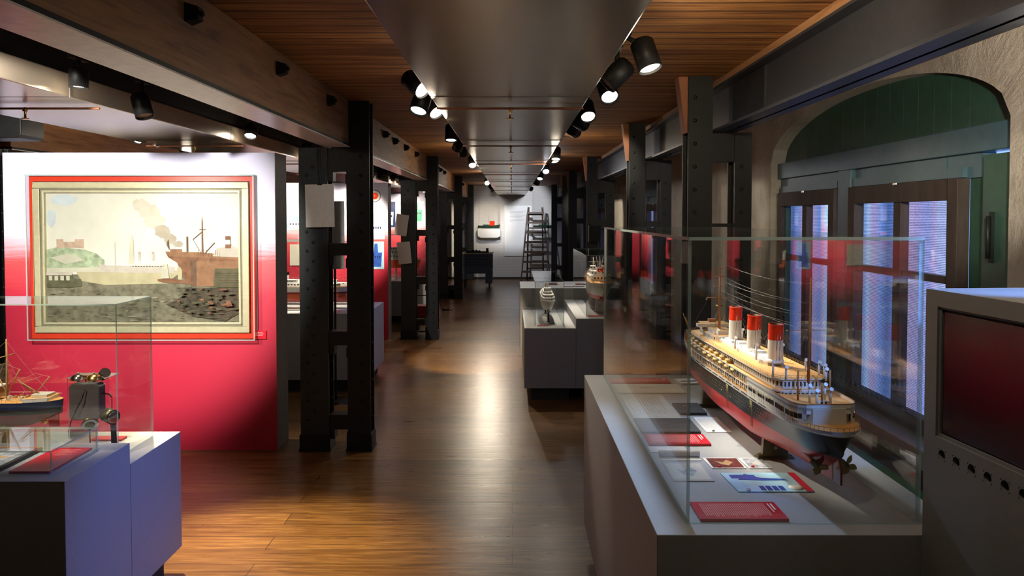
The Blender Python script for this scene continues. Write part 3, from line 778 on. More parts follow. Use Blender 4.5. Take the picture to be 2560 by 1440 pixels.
pp([(0.02, 0.50), (0.12, 0.47), (0.2, 0.52), (0.1, 0.55)], 'p_haze')
pp([(0.055, 0.43), (0.055, 0.36), (0.09, 0.36), (0.09, 0.38), (0.15, 0.38), (0.15, 0.36), (0.195, 0.36), (0.195, 0.43), (0.12, 0.425)], 'p_fort')
pp([(0.0, 0.58), (0.32, 0.575), (0.32, 0.61), (0.0, 0.615)], 'p_haze')
pp([(0.27, 0.545), (0.31, 0.56), (0.66, 0.57), (0.66, 0.62), (0.28, 0.615)], 'p_liner')
pp([(0.44, 0.56), (0.45, 0.53), (0.60, 0.53), (0.62, 0.565)], 'p_sky')
for u in (0.475, 0.545): pp([(u, 0.53), (u+0.012, 0.53), (u+0.012, 0.46), (u, 0.46)], 'p_liner'); pp([(u, 0.475), (u+0.012, 0.475), (u+0.012, 0.455), (u, 0.455)], 'p_fort')
pp([(0.353, 0.56), (0.357, 0.56), (0.357, 0.38), (0.353, 0.38)], 'p_haze'); pp([(0.425, 0.55), (0.455, 0.55), (0.452, 0.40), (0.448, 0.33), (0.436, 0.33), (0.43, 0.40)], 'p_haze')
# big rusty steamer seen from astern
pp([(0.615, 0.455), (0.80, 0.46), (1.0, 0.50), (1.0, 0.56), (0.9, 0.72), (0.72, 0.69), (0.69, 0.60), (0.675, 0.54), (0.63, 0.50)], 'p_rust')
pp([(0.615, 0.455), (0.80, 0.46), (1.0, 0.49), (1.0, 0.515), (0.64, 0.49)], 'p_rust2')
pp([(0.64, 0.455), (0.64, 0.435), (0.70, 0.435), (0.70, 0.46)], 'p_rust2')
pp([(0.675, 0.58), (0.69, 0.57), (0.70, 0.60), (0.70, 0.67), (0.68, 0.67)], 'p_water_far')
pp([(0.755, 0.53), (1.0, 0.53), (1.0, 0.72), (0.76, 0.72)], 'p_rust2'); pp([(0.745, 0.52), (0.775, 0.52), (0.775, 0.72), (0.745, 0.72)], 'p_brown')
pp([(0.87, 0.585), (1.0, 0.585), (1.0, 0.735), (0.86, 0.735)], 'p_boat')
pp([(0.802, 0.475), (0.811, 0.475), (0.809, 0.24), (0.8065, 0.18), (0.804, 0.24)], 'p_rust')
for (a, b_) in (((0.806, 0.30), (0.757, 0.36)), ((0.806, 0.30), (0.868, 0.385)), ((0.757, 0.36), (0.80, 0.47)), ((0.868, 0.385), (0.815, 0.47)), ((0.79, 0.285), (0.825, 0.285))):
    pp([a, (a[0]+0.003, a[1]+0.003), (b_[0]+0.003, b_[1]+0.003), b_], 'p_brown')
pp([(0.725, 0.46), (0.733, 0.46), (0.733, 0.34), (0.725, 0.34)], 'p_brown'); pp([(0.635, 0.44), (0.638, 0.44), (0.632, 0.36), (0.622, 0.40)], 'p_brown')
pp([(0.86, 0.49), (1.0, 0.50), (1.0, 0.43), (0.96, 0.41), (0.88, 0.43)], 'p_liner'); pp([(0.925, 0.43), (0.955, 0.43), (0.95, 0.335), (0.925, 0.335)], 'p_rust'); pp([(0.925, 0.40), (0.952, 0.40), (0.951, 0.365), (0.925, 0.365)], 'p_sky')
pp([(0.59, 0.66), (0.60, 0.55), (0.625, 0.55), (0.635, 0.66)], 'p_haze'); pp([(0.575, 0.665), (0.65, 0.66), (0.76, 0.69), (0.76, 0.705), (0.60, 0.69), (0.575, 0.68)], 'p_rust')
pp([(0.0, 0.70), (0.0, 0.62), (0.13, 0.62), (0.14, 0.66), (0.18, 0.665), (0.185, 0.72), (0.12, 0.73), (0, 0.73)], 'p_boat'); pp([(0.0, 0.635), (0.0, 0.615), (0.135, 0.615), (0.135, 0.635)], 'p_liner')
for k in range(4): pp([(0.015+k*0.03, 0.64), (0.033+k*0.03, 0.64), (0.033+k*0.03, 0.675), (0.015+k*0.03, 0.675)], 'p_haze')
r = random.Random(5)
pp([(0.68, 0.73), (1, 0.735), (1, 0.92), (0.92, 0.99), (0.75, 0.95), (0.62, 0.86), (0.70, 0.80)], 'p_water_dark')
for k in range(170):
    v = 0.73+0.26*r.random()**0.8; u = 0.01+0.97*r.random(); w_ = (0.008+0.03*r.random())*(0.5+v); dark = u > 0.60
    m_ = r.choice(['p_water', 'p_water', 'p_boat', 'p_rust'] if dark else ['p_water_dark', 'p_water_dark', 'p_haze' if v < 0.8 else 'p_water_far'])
    e = min(0.995, u+w_); pp([(u, v), (u+w_*0.5, v-0.0022), (e, v), (u+w_*0.5, v+0.0018)], m_)
for k in range(40):      # broken reflections below the steamer
    u = 0.64+0.33*r.random(); v = 0.72+0.2*r.random(); w_ = 0.012+0.02*r.random()
    pp([(u, v), (u+w_, v-0.004), (min(0.995, u+w_*1.2), v+0.010), (u+w_*0.3, v+0.014)], r.choice(['p_rust', 'p_water_dark', 'p_boat']))
for a_ in (0.80, 0.84, 0.885): pp([(a_, 0.48), (a_+0.003, 0.48), (a_+0.003, 0.44), (a_, 0.44)], 'p_brown')
for k in range(12): pp([(0.44+k*0.014, 0.552), (0.448+k*0.014, 0.552), (0.448+k*0.014, 0.545), (0.44+k*0.014, 0.545)], 'p_haze')
for k in range(7): pp([(0.875, 0.60+k*0.018), (0.995, 0.60+k*0.018), (0.995, 0.603+k*0.018), (0.875, 0.603+k*0.018)], 'p_brown')
q.build('canvas', pt)
ac = thing('painting_cover', 'clear acrylic box cover over the harbour painting with red inner border', 'display cover', (-2.648, 5.3275, 1.402))
AW, AH = 0.812, 0.592
q = MB(); ring(q, AW-0.009, FW+0.006, AH-0.009, FH+0.006, -0.0, -0.030, 'acrylic_red'); q.build('red_backing', ac)
q = MB(); D_ = -0.07
q.pane(-AW, AW, D_, 0, AH-0.008, AH, 2); q.pane(-AW, AW, D_, 0, -AH, -AH+0.008, 2); q.pane(-AW, -AW+0.008, D_, 0, -AH+0.008, AH-0.008, 0); q.pane(AW-0.008, AW, D_, 0, -AH+0.008, AH-0.008, 0)
q.build('cover_side', ac)
MB().pane(-AW+0.008, AW-0.008, D_, D_+0.006, -AH+0.008, AH-0.008, 1).build('cover_front', ac)
lb = MB().box(-1.875, -1.775, 5.318, 5.3295, 0.812, 0.872, 'red_card')
for k in range(3): lb.box(-1.865, -1.80+0.01*(k % 2), 5.3175, 5.318, 0.858-k*0.010, 0.862-k*0.010, 'pink_ink')
tag(lb.build('painting_label'), 'small dark red caption plate at the lower right of the painting', 'label')

# ------------------------------------------------------------------ plinths
def plinth(label, x0, x1, y0, y1, h, kick=0.12, mat='plinth_grey'):
    xc, yc = (x0+x1)/2, (y0+y1)/2; a, b = (x1-x0)/2, (y1-y0)/2
    t = thing('display_plinth', label, 'plinth', (xc, yc, 0), group='grey display plinths')
    MB().box(-a, a, -b, b, kick, h, mat).build('body', t, bevel=0.002)
    MB().box(-a+0.06, a-0.06, -b+0.06, b-0.06, 0, kick, 'kick_dark').build('kick_base', t)
    return t
plinth('long grey plinth under the ocean liner case', 0.371, 1.18, 1.868, 3.775, 0.885)
plinth('grey plinth under the low flat case at the lower left', -3.9, -1.581, 2.588, 3.035, 0.762)
plinth('lower grey plinth under the telephone case', -3.9, -1.581, 3.037, 3.50, 0.673)
plinth('low dark plinth under the small white ship case', 0.113, 0.585, 6.745, 8.34, 0.673)
plinth('slightly higher dark plinth under the white trawler model case', 0.587, 1.16, 6.745, 8.34, 0.762)
plinth('tall grey plinth crossing behind the two white ship cases', 0.095, 1.16, 8.342, 9.2, 0.885)
plinth('grey plinth with two ship models behind the first column pair', -3.6, -1.40, 7.08, 8.05, 0.762)
plinth('grey plinth with red ship behind the second column pair', -3.6, -1.25, 11.65, 12.5, 0.673)

def glass_case(label, x0, x1, y0, y1, z0, z1, th=0.006, group='clear glass display cases'):
    xc, yc = (x0+x1)/2, (y0+y1)/2; a, b = (x1-x0)/2, (y1-y0)/2; h = z1-z0
    t = thing('glass_case', label, 'glass case', (xc, yc, z0), group=group)
    MB().pane(-a, a, -b, -b+th, 0.001, h-th, 1).build('front_pane', t)
    MB().pane(-a, a, b-th, b, 0.001, h-th, 1).build('rear_pane', t)
    MB().pane(-a, -a+th, -b+th, b-th, 0.001, h-th, 0).build('side_pane', t)
    MB().pane(a-th, a, -b+th, b-th, 0.001, h-th, 0).build('side_pane', t)
    MB().pane(-a, a, -b, b, h-th, h, 2).build('top_pane', t)
    return t
glass_case('big glass case enclosing the three funnel ocean liner', 0.463, 1.08, 1.935, 3.72, 0.885, 1.645, 0.009)
glass_case('tall glass case holding the telephone and blue hulled ship', -3.75, -1.676, 3.12, 3.43, 0.673, 1.328)
glass_case('low flat glass case over the red card at the lower left', -3.7, -1.668, 2.652, 2.956, 0.762, 0.851)
glass_case('small glass case holding the slim white ship', 0.212, 0.485, 6.855, 8.17, 0.673, 1.092)
glass_case('glass case holding the white and red trawler model', 0.689, 1.043, 6.865, 8.32, 0.762, 1.336)
glass_case('glass case around the two ship models behind the first columns', -3.5, -1.50, 7.3, 7.95, 0.762, 1.45)
glass_case('glass case around the red ship behind the second columns', -3.5, -1.35, 11.8, 12.35, 0.673, 1.40)

# ------------------------------------------------------------------ ship models
class Hull:
    def __init__(s, L, B, D, wl, rake=0.05, stern=0.13, bow=0.60, sheer=0.10, counter=0.55, pmid=0.12):
        s.L, s.B, s.D, s.wl, s.rake, s.st, s.bw, s.sh, s.ct, s.pm = L, B, D, wl, rake, stern, bow, sheer, counter, pmid
    def hb(s, u):
        k = 1.0
        if u < s.st: k = math.sqrt(max(0, 1 - ((s.st-u)/s.st)**2.0))
        if u > s.bw: k = max(0, 1 - ((u-s.bw)/(1-s.bw))**2.3)
        elif u < 0.3: k *= 1 - 0.06*((0.3-u)/0.3)**2
        return s.B/2*k
    def zd(s, u): return s.D*(1 + s.sh*max(0, (u-0.6)/0.4)**2 + 0.03*max(0, (0.25-u)/0.25)**2)
    def zk(s, u):
        e = s.st*0.95
        if u < e: return s.D*s.ct*(1 - (u/e)**0.8)
        return 0
    def p(s, u):
        if u < 0.34: return s.pm + 1.15*((0.34-u)/0.34)**1.6
        if u > 0.55: return s.pm + 0.55*((u-0.55)/0.45)**1.5
        return s.pm
    def pt(s, u, z):
        zk, zd = s.zk(u), s.zd(u); t = min(1, max(0, (z-zk)/(zd-zk)))
        b = s.hb(u) * (t**s.p(u) if t > 0 else 0)
        x = u*s.L - s.rake*s.L*(1-t)*max(0, (u-0.86)/0.14)
        return x, b, max(z, zk)
    def mesh(s, bot, top, strake=None, zs=0.87, deck='deck_wood', n=64):
        q = MB()
        fr = [0, .02, .06, .15, .3, .5, .75, 1.0]
        def rows(u):
            zd = s.zd(u); out = [(f*s.wl) for f in fr] + [s.wl + (zd*zs-s.wl)*f for f in (.2, .4, .6, .8, 1)] + [zd]
            return out
        us = [0.0, 0.004, 0.012, 0.025, 0.045] + [0.07 + 0.93*i/n for i in range(n+1)]
        nr = len(rows(0.5))
        for side in (-1, 1):
            vs = []
            for u in us:
                for z in rows(u):
                    x, b, zz = s.pt(u, z); vs.append((x, side*b, zz))
            for g0, g1, mt in ((0, 7, bot), (7, 12, top), (12, 13, strake or top)):
                q.add(vs, [(i*nr+j, (i+1)*nr+j, (i+1)*nr+j+1, i*nr+j+1) for i in range(len(us)-1) for j in range(g0, g1)], mt, True)
        up = [(u*s.L, s.hb(u)*0.97, s.zd(u)-0.0015) for u in us]
        vs = up + [(x, -y, z) for x, y, z in up]; m_ = len(us)
        q.add(vs, [(i, i+1, m_+i+1, m_+i) for i in range(m_-1)], deck)
        return q
    def outline(s, u0, u1, inset, n=22, raft=0.0, rfwd=0.0):
        """closed outline that follows the hull side; raft / rfwd: rounded ends"""
        P_ = []
        for i in range(n+1):
            u = u0 + (u1-u0)*i/n; b = max(0.001, s.hb(u)-inset)
            if raft and (u-u0)*s.L < raft: b *= (0.72+0.28*math.sqrt(max(0, 1-(1-(u-u0)*s.L/raft)**2)))
            if rfwd and (u1-u)*s.L < rfwd: b *= (0.45+0.55*math.sqrt(max(0, 1-(1-(u1-u)*s.L/rfwd)**2)))
            P_.append((u*s.L, b))
        return P_ + [(x, -b) for x, b in P_[::-1]]
def rail(q, out, z, h, r=0.0006, mat='brass', step=0.02, bars=2):
    n = len(out)
    for i in range(n):
        a, b = out[i], out[(i+1) % n]
        for k in range(bars): q.tube((*a, z+h*(k+1)/bars), (*b, z+h*(k+1)/bars), r, mat, n=4, cap=False)
        d = math.hypot(b[0]-a[0], b[1]-a[1]); m_ = max(1, int(d/step))
        for j in range(m_):
            t = j/m_; x, y = a[0]+(b[0]-a[0])*t, a[1]+(b[1]-a[1])*t
            q.tube((x, y, z), (x, y, z+h), r, mat, n=4, cap=False)
def wall_marks(q, out, z0, z1, step, w_, mat, eps=0.0006, i0=0, i1=None):
    """small dark openings along an outline"""
    n = len(out); i1 = n if i1 is None else i1
    for i in range(i0, i1):
        a, b = Vector(out[i]), Vector(out[(i+1) % n]); d = (b-a)
        if d.length < 1e-4: continue
        e = d.normalized(); nn = Vector((-e.y, e.x)); m_ = max(1, int(d.length/step))
        for j in range(m_):
            c = a + d*((j+0.5)/m_)
            p0, p1 = c - e*w_/2 + nn*eps, c + e*w_/2 + nn*eps
            q.add([(p0.x, p0.y, z0), (p1.x, p1.y, z0), (p1.x, p1.y, z1), (p0.x, p0.y, z1)], [(0, 1, 2, 3)], mat)
def funnel(q, x, z0, z1, r, band, body='white', top='funnel_red', lean=-0.01):
    H_ = z1-z0; n = 24
    def ringv(z, rr): return [(x + lean*(z-z0)/H_ + rr*1.15*math.cos(2*PI*i/n), rr*math.sin(2*PI*i/n), z) for i in range(n)]
    def wallf(a, b, mt): q.add(a+b, [(i, (i+1) % n, n+(i+1) % n, n+i) for i in range(n)], mt, True)
    wallf(ringv(z0, r), ringv(z1-band, r), body); wallf(ringv(z1-band, r*1.01), ringv(z1, r*1.01), top)
    wallf(ringv(z1, r*1.07), ringv(z1, r*0.9), top); wallf(ringv(z1, r*1.07), ringv(z1-0.004, r*1.02), top)
    wallf(ringv(z1, r*0.9), ringv(z1-band, r*0.85), 'black'); q.add(ringv(z1-band, r*0.85), [tuple(range(n))], 'black')
def vent(q, x, y, z, h, r=0.004, dir_=(1, 0, 0), mat='white'):
    q.tube((x, y, z), (x, y, z+h), r, mat, n=8)
    q.tube((x, y, z+h-0.001), (x+dir_[0]*r*1.9, y+dir_[1]*r*1.9, z+h+r*0.9), r*1.15, mat, r*1.7, n=8)
def propeller(name, par, x, y, z, R, mat='brass', blades=3):
    q = MB().tube((x-0.012, y, z), (x+0.01, y, z), R*0.16, mat, n=8).dome((x-0.012, y, z), R*0.16, mat, (-1, 0, 0), 8)
    for k in range(blades):
        a = 2*PI*k/blades + 0.4
        M = Matrix.Translation((x, y, z)) @ Matrix.Rotation(a, 4, 'X') @ Matrix.Rotation(0.5, 4, 'Z')
        vs = [M @ Vector((t_, R*0.38*math.sin(PI*f)*sg, R*f)) for t_ in (-0.0008, 0.0008) for f, sg in ((0.1, -1), (0.35, -1), (0.6, -1), (0.85, -1), (1.0, 0), (0.85, 1), (0.6, 1), (0.35, 1), (0.1, 1))]
        q.add(vs, [tuple(range(9)), tuple(range(9, 18))[::-1]] + [(i, (i+1) % 9, 9+(i+1) % 9, 9+i) for i in range(9)], mat)
    q.build(name, par)
def lines(par, segs, name='rigging', mat='thread', r=0.00035):
    q = MB()
    for a, b in segs:
        a, b = Vector(a), Vector(b); prev = a; sag = (b-a).length*0.02
        for k in range(1, 6):
            t = k/5; p = a.lerp(b, t) - Vector((0, 0, sag*4*t*(1-t))); q.tube(prev, p, r, mat, n=3, cap=False); prev = p
    q.build(name, par)

# ---- the three funnel liner
def liner():
    L, B = 1.575, 0.195
    H = Hull(L, B, 0.150, 0.073, sheer=0.18, stern=0.085, counter=0.62)
    ang = math.atan2(3.565-1.992, 0.838-0.902)
    t = thing('ocean_liner_model', 'large ocean liner model, black hull, red bottom and three red topped white funnels', 'model ship', (0.902, 1.992, 0.958), (0, 0, ang))
    H.mesh('hull_red', 'hull_black', 'white', 0.90).build('hull', t)
    q = MB()                                        # portholes in the black sides
    for zf in (0.096, 0.108, 0.120):
        for k in range(70):
            u = 0.16 + 0.76*k/70
            x, b, z = H.pt(u, zf)
            for s in (-1, 1): q.tube((x, s*(b-0.001), z), (x, s*(b+0.0006), z), 0.0014, 'brass', n=6)
    q.build('porthole_row', t)
    q = MB()                                        # row of openings in the white strake
    for k in range(120):
        u = 0.20 + 0.66*k/120
        if k % 9 in (7, 8): continue
        x, b, z = H.pt(u, H.zd(u)*0.955)
        for s in (-1, 1): q.box(x-0.0022, x+0.0022, s*(b)-0.0008, s*(b)+0.0008, z-0.0022, z+0.0016, 'black')
    q.build('scuttle_row', t)
    Z0 = 0.151
    # aft main deck rail round the counter
    o = H.outline(0.0, 0.115, 0.002, 18)
    q = MB(); rail(q, o, Z0+0.002, 0.011, 0.0007, 'brass', 0.014, 1)
    for i in range(18):
        for sgn in (1, -1):
            a, b = o[i], o[i+1]; q.tube((a[0], sgn*a[1], Z0-0.008), (b[0], sgn*b[1], Z0-0.008), 0.0008, 'hull_cream', n=4, cap=False)
    q.build('stern_railing', t)
    # shelter deck house (aft), white with openings along the side, open deck on top
    o1 = H.outline(0.058, 0.30, 0.0, 26, raft=0.06)
    q = MB().prism(H.outline(0.055, 0.20, 0.022, 10, raft=0.05), Z0, 0.196, 'hull_cream')
    q.prism(o1, 0.190, 0.1975, 'white', 'deck_wood'); q.build('poop_deck', t)
    q = MB()
    for sgn in (1, -1):
        Pn = [(x, sgn*y) for x, y in o1[:27]]
        for i, (a, b) in enumerate(zip(Pn, Pn[1:])):
            q.add([(a[0], a[1], Z0-0.006), (b[0], b[1], Z0-0.006), (b[0], b[1], Z0+0.014), (a[0], a[1], Z0+0.014)], [(0, 1, 2, 3)], 'white')
            q.add([(a[0], a[1], 0.180), (b[0], b[1], 0.180), (b[0], b[1], 0.208), (a[0], a[1], 0.208)], [(0, 1, 2, 3)], 'white')
            if i % 5 == 0:
                q.add([(a[0], a[1], Z0), ((a[0]+b[0])/2, (a[1]+b[1])/2, Z0), ((a[0]+b[0])/2, (a[1]+b[1])/2, 0.19), (a[0], a[1], 0.19)], [(0, 1, 2, 3)], 'white')
            else:
                q.tube((*a, Z0), (*a, 0.185), 0.0008, 'brass', n=4)
        Pn2 = [(x, sgn*(y-0.004)) for x, y in o1[2:27]]
        for a, b in zip(Pn2, Pn2[1:]): q.add([(a[0], a[1], Z0), (b[0], b[1], Z0), (b[0], b[1], 0.19), (a[0], a[1], 0.19)], [(0, 1, 2, 3)], 'dark_cover')
    e0 = o1[0]
    q.add([(e0[0], e0[1], 0.180), (e0[0], -e0[1], 0.180), (e0[0], -e0[1], 0.208), (e0[0], e0[1], 0.208)], [(0, 1, 2, 3)], 'white')
    q.build('poop_bulwark', t)
    q = MB()
    for sgn in (1, -1):
        Pn = [(x, sgn*y) for x, y in o1[:27]]
        for a, b in zip(Pn, Pn[1:]): q.tube((*a, 0.208), (*b, 0.208), 0.0011, 'mast_wood', n=4, cap=False)
    q.tube((e0[0], e0[1], 0.208), (e0[0], -e0[1], 0.208), 0.0011, 'mast_wood', n=4); q.build('bulwark_cap', t)
    # promenade: dark recess, white pillars and sill, upper tiers
    oa = H.outline(0.165, 0.80, 0.0015, 50, raft=0.05, rfwd=0.06)
    ob = H.outline(0.165, 0.80, 0.014, 50, raft=0.05, rfwd=0.06)
    oc = H.outline(0.175, 0.79, 0.020, 50, raft=0.05, rfwd=0.06)
    q = MB().prism(ob, Z0, 0.205, 'cream_paper'); q.build('promenade_house', t)
    q = MB(); wall_marks(q, ob, 0.182, 0.200, 0.013, 0.008, 'black'); wall_marks(q, ob, 0.156, 0.172, 0.011, 0.008, 'black'); q.build('promenade_window', t)
    q = MB().prism(oa, 0.174, 0.178, 'white', 'deck_wood').prism(oa, 0.205, 0.2095, 'white', 'deck_wood')
    n = len(oa)
    for i in range(0, n, 1):
        a = oa[i]
        if i % 2 == 0: q.box(a[0]-0.0012, a[0]+0.0012, a[1]-0.0012, a[1]+0.0012, Z0, 0.175, 'white')
        q.box(a[0]-0.0006, a[0]+0.0006, a[1]-0.0008, a[1]+0.0008, 0.178, 0.206, 'white')
    q.build('promenade_deck', t)
    q = MB(); rail(q, oa, 0.178, 0.012, 0.0006, 'brass', 0.012, 2); q.build('promenade_rail', t)
    q = MB().prism(oc, 0.2095, 0.238, 'white'); wall_marks(q, oc, 0.217, 0.231, 0.012, 0.0055, 'dark_cover'); q.build('boat_deck_house', t)
    od = H.outline(0.172, 0.80, 0.006, 50, raft=0.05, rfwd=0.06)
    q = MB().prism(od, 0.238, 0.242, 'white', 'deck_wood'); q.build('boat_deck', t)
    q = MB(); rail(q, od, 0.242, 0.010, 0.0005, 'brass', 0.016, 2); q.build('boat_deck_rail', t)
    # raised centre deckhouses under the funnels
    q = MB()
    q.prism(H.outline(0.60, 0.77, 0.040, 12, rfwd=0.05, raft=0.04), 0.242, 0.262, 'white', 'deck_wood')
    q.prism(H.outline(0.63, 0.75, 0.055, 12, rfwd=0.05), 0.262, 0.276, 'white', 'deck_wood')
    q.prism(H.outline(0.30, 0.60, 0.060, 12, raft=0.04), 0.242, 0.254, 'white')
    for u in (0.335, 0.45, 0.555): q.box(u*L-0.040, u*L+0.040, -0.026, 0.026, 0.254, 0.264, 'white')
    for u in (0.385, 0.40, 0.415, 0.495, 0.51): q.box(u*L-0.008, u*L+0.008, -0.018, 0.018, 0.254, 0.268, 'white')
    wall_marks(q, H.outline(0.60, 0.77, 0.040, 12, rfwd=0.05, raft=0.04), 0.248, 0.257, 0.012, 0.006, 'dark_cover')
    q.build('funnel_deckhouse', t)
    q = MB().prism(H.outline(0.70, 0.72, 0.015, 3), 0.276, 0.290, 'white', 'deck_wood')
    q.box(0.722*L, 0.745*L, -0.05, 0.05, 0.262, 0.288, 'white').box(0.72*L, 0.748*L, -0.055, 0.055, 0.288, 0.291, 'deck_wood').box(0.73*L, 0.745*L, -0.015, 0.015, 0.291, 0.303, 'mast_wood')
    q.build('bridge_house', t)
    fx = [(0.306, 0.252, 0.381), (0.43, 0.252, 0.385), (0.555, 0.254, 0.392)]
    for u, a, b in fx:
        q = MB(); funnel(q, u*L, a, b, 0.0235, 0.052); q.lathe([(0.030, 0), (0.030, 0.008), (0.024, 0.012)], 'white', (u*L, 0, a), 20)
        for s in (-1, 1): q.tube((u*L-0.027, s*0.005, a), (u*L-0.036, s*0.005, b-0.03), 0.0009, 'chrome', n=5)
        q.build('funnel', t)
    # bow: forecastle
    of = H.outline(0.80, 0.995, 0.001, 20)
    q = MB()
    for sgn in (1, -1):
        Pn = [(x, sgn*y, H.zd(x/L)) for x, y in of[:21]]
        for a, b in zip(Pn, Pn[1:]): q.add([a, b, (b[0], b[1], b[2]+0.020), (a[0], a[1], a[2]+0.020)], [(0, 1, 2, 3)], 'white')
    q.build('bow_bulwark', t)
    q = MB().box(0.84*L, 0.86*L, -0.03, 0.03, 0.153, 0.170, 'white').box(0.90*L, 0.915*L, -0.015, 0.015, 0.158, 0.178, 'mast_wood').box(0.875*L, 0.885*L, -0.012, 0.012, 0.158, 0.172, 'brass'); q.build('forecastle_gear', t)
    # masts
    q = MB().tube((0.675*L, 0, 0.20), (0.675*L-0.004, 0, 0.49), 0.0065, 'mast_wood', 0.004, n=10).tube((0.675*L-0.004, 0, 0.47), (0.675*L-0.006, 0, 0.565), 0.0035, 'mast_wood', 0.0015, n=8)
    for zz, hw in ((0.405, 0.055), (0.452, 0.026), (0.492, 0.022), (0.525, 0.014)): q.tube((0.675*L-0.003, -hw, zz), (0.675*L-0.003, hw, zz), 0.0014, 'mast_wood', n=6)
    q.tube((0.675*L+0.004, -0.014, 0.37), (0.675*L+0.004, 0.014, 0.37), 0.003, 'brass', n=6)
    for s in (-1, 1): q.dome((0.675*L-0.003, s*0.055, 0.40), 0.004, 'chrome', (0, 0, -1), 8); q.dome((0.675*L-0.003, s*0.055, 0.398), 0.004, 'chrome', (0, 0, 1), 8)
    q.build('fore_mast', t)
    q = MB().tube((0.142*L, 0, 0.24), (0.142*L-0.008, 0, 0.558), 0.0050, 'mast_wood', 0.0022, n=8).tube((0.142*L-0.005, -0.07, 0.40), (0.142*L-0.005, 0.07, 0.40), 0.0010, 'mast_wood', n=6)
    for s in (-1, 1): q.dome((0.142*L-0.005, s*0.07, 0.398), 0.004, 'chrome', (0, 0, 1), 8)
    q.build('main_mast', t)
    m1 = 0.675*L-0.004; m2 = 0.142*L-0.007
    segs = [((m1, y_, z_), (m2, y_*0.6, z_*0.98)) for y_, z_ in ((0, 0.55), (0.02, 0.49), (-0.02, 0.49), (0.026, 0.452), (-0.026, 0.452), (0.01, 0.42), (-0.05, 0.40))]
    for s in (-1, 1):
        for k in (0.63, 0.655, 0.70, 0.715): segs.append(((m1, 0, 0.36), (k*L, s*0.075, 0.21)))
        segs.append(((m1, 0, 0.50), (0.97*L, 0, 0.185)))
        for u, a, b in fx: segs += [((u*L, s*0.02, b-0.03), (u*L-0.08, s*0.085, 0.243)), ((u*L, s*0.02, b-0.03), (u*L+0.07, s*0.085, 0.243))]
        for k in (0.11, 0.135, 0.165): segs.append(((m2, 0, 0.42), (k*L+0.05, s*0.07, 0.243)))
    lines(t, segs, r=0.0003)
    # derrick posts and booms aft and forward
    for u, y_, zb, zt in ((0.118, 0.048, 0.196, 0.285), (0.118, -0.048, 0.196, 0.285), (0.085, 0.0, 0.196, 0.26)):
        q = MB().tube((u*L, y_, zb), (u*L, y_, zt), 0.0035, 'mast_wood', 0.0028, n=8)
        if y_: q.tube((u*L, y_, zb+0.015), (u*L+0.03, y_*0.2, zt-0.02), 0.0013, 'mast_wood', n=6)
        q.build('derrick_post', t)
    for u, y_, dx, dy in ((0.80, 0.05, -0.03, 0.045), (0.80, -0.05, 0.03, -0.05), (0.845, 0.035, 0.05, 0.03), (0.69, 0.035, 0.005, -0.03), (0.69, -0.03, 0.01, -0.035)):
        MB().tube((u*L, y_, 0.19), (u*L+dx, y_+dy, 0.30), 0.0024, 'deck_wood', 0.0015, n=6).build('cargo_boom', t)
    # ventilators
    for u, y_, z_, h in ((0.105, 0.03, 0.197, 0.05), (0.092, 0.018, 0.197, 0.04), (0.10, -0.012, 0.197, 0.055), (0.088, -0.02, 0.197, 0.045), (0.165, 0.06, 0.242, 0.040), (0.20, 0.078, 0.242, 0.045), (0.21, -0.075, 0.242, 0.04), (0.18, -0.07, 0.242, 0.04), (0.16, -0.06, 0.242, 0.035), (0.25, -0.06, 0.242, 0.035), (0.345, 0.045, 0.25, 0.05), (0.345, -0.045, 0.25, 0.05), (0.48, 0.045, 0.25, 0.04), (0.48, -0.045, 0.25, 0.04), (0.60, 0.05, 0.25, 0.04), (0.60, -0.05, 0.25, 0.04)):
        q = MB(); vent(q, (u-0.01)*L, y_, z_, h, 0.0036, (-1, 0, 0)); q.build('ventilator', t)
    q = MB().box(0.088*L-0.008, 0.088*L+0.006, -0.028, 0.012, 0.1975, 0.207, 'white')
    for k in range(3): q.box(0.088*L-0.0085, 0.088*L-0.008, -0.025+k*0.012, -0.019+k*0.012, 0.200, 0.205, 'black')
    q.build('deck_locker', t)
    # lifeboats, two stacked at each davit station, both sides
    def boat(x, y, z, cover):
        q = MB(); n = 8; l, bw, h = 0.034, 0.0125, 0.012
        vs = []
        for i in range(n+1):
            f = -1+2*i/n; k = math.sqrt(max(0, 1-abs(f)**2.2))
            for (yy, zz) in ((-1, 1), (-0.75, 0.3), (0, 0), (0.75, 0.3), (1, 1)): vs.append((x+f*l/2, y+yy*bw*k, z+zz*h*(0.9+0.25*f*f) - (1-k)*0*h))
        q.add(vs, [(i*5+j, (i+1)*5+j, (i+1)*5+j+1, i*5+j+1) for i in range(n) for j in range(4)], 'boat_yellow', True)
        q.add([vs[i*5] for i in range(n+1)] + [vs[i*5+4] for i in range(n, -1, -1)], [tuple(range(2*n+2))], cover)
        for s in (-1, 1): q.tube((x+s*l*0.32, y, z-0.012), (x+s*l*0.32, y, z+h*1.6), 0.0009, 'white', n=4)
        q.build('lifeboat', t)
    for k in range(9):
        u = 0.43 + 0.042*k
        for s in (1, -1):
            yb = s*(H.hb(u)-0.004)
            boat(u*L, yb, 0.184 + 0.006, 'boat_cover'); boat(u*L+0.006, yb-s*0.006, 0.205+0.006, 'boat_cover')
    boat(0.39*L, H.hb(0.39)-0.006, 0.190, 'boat_yellow')
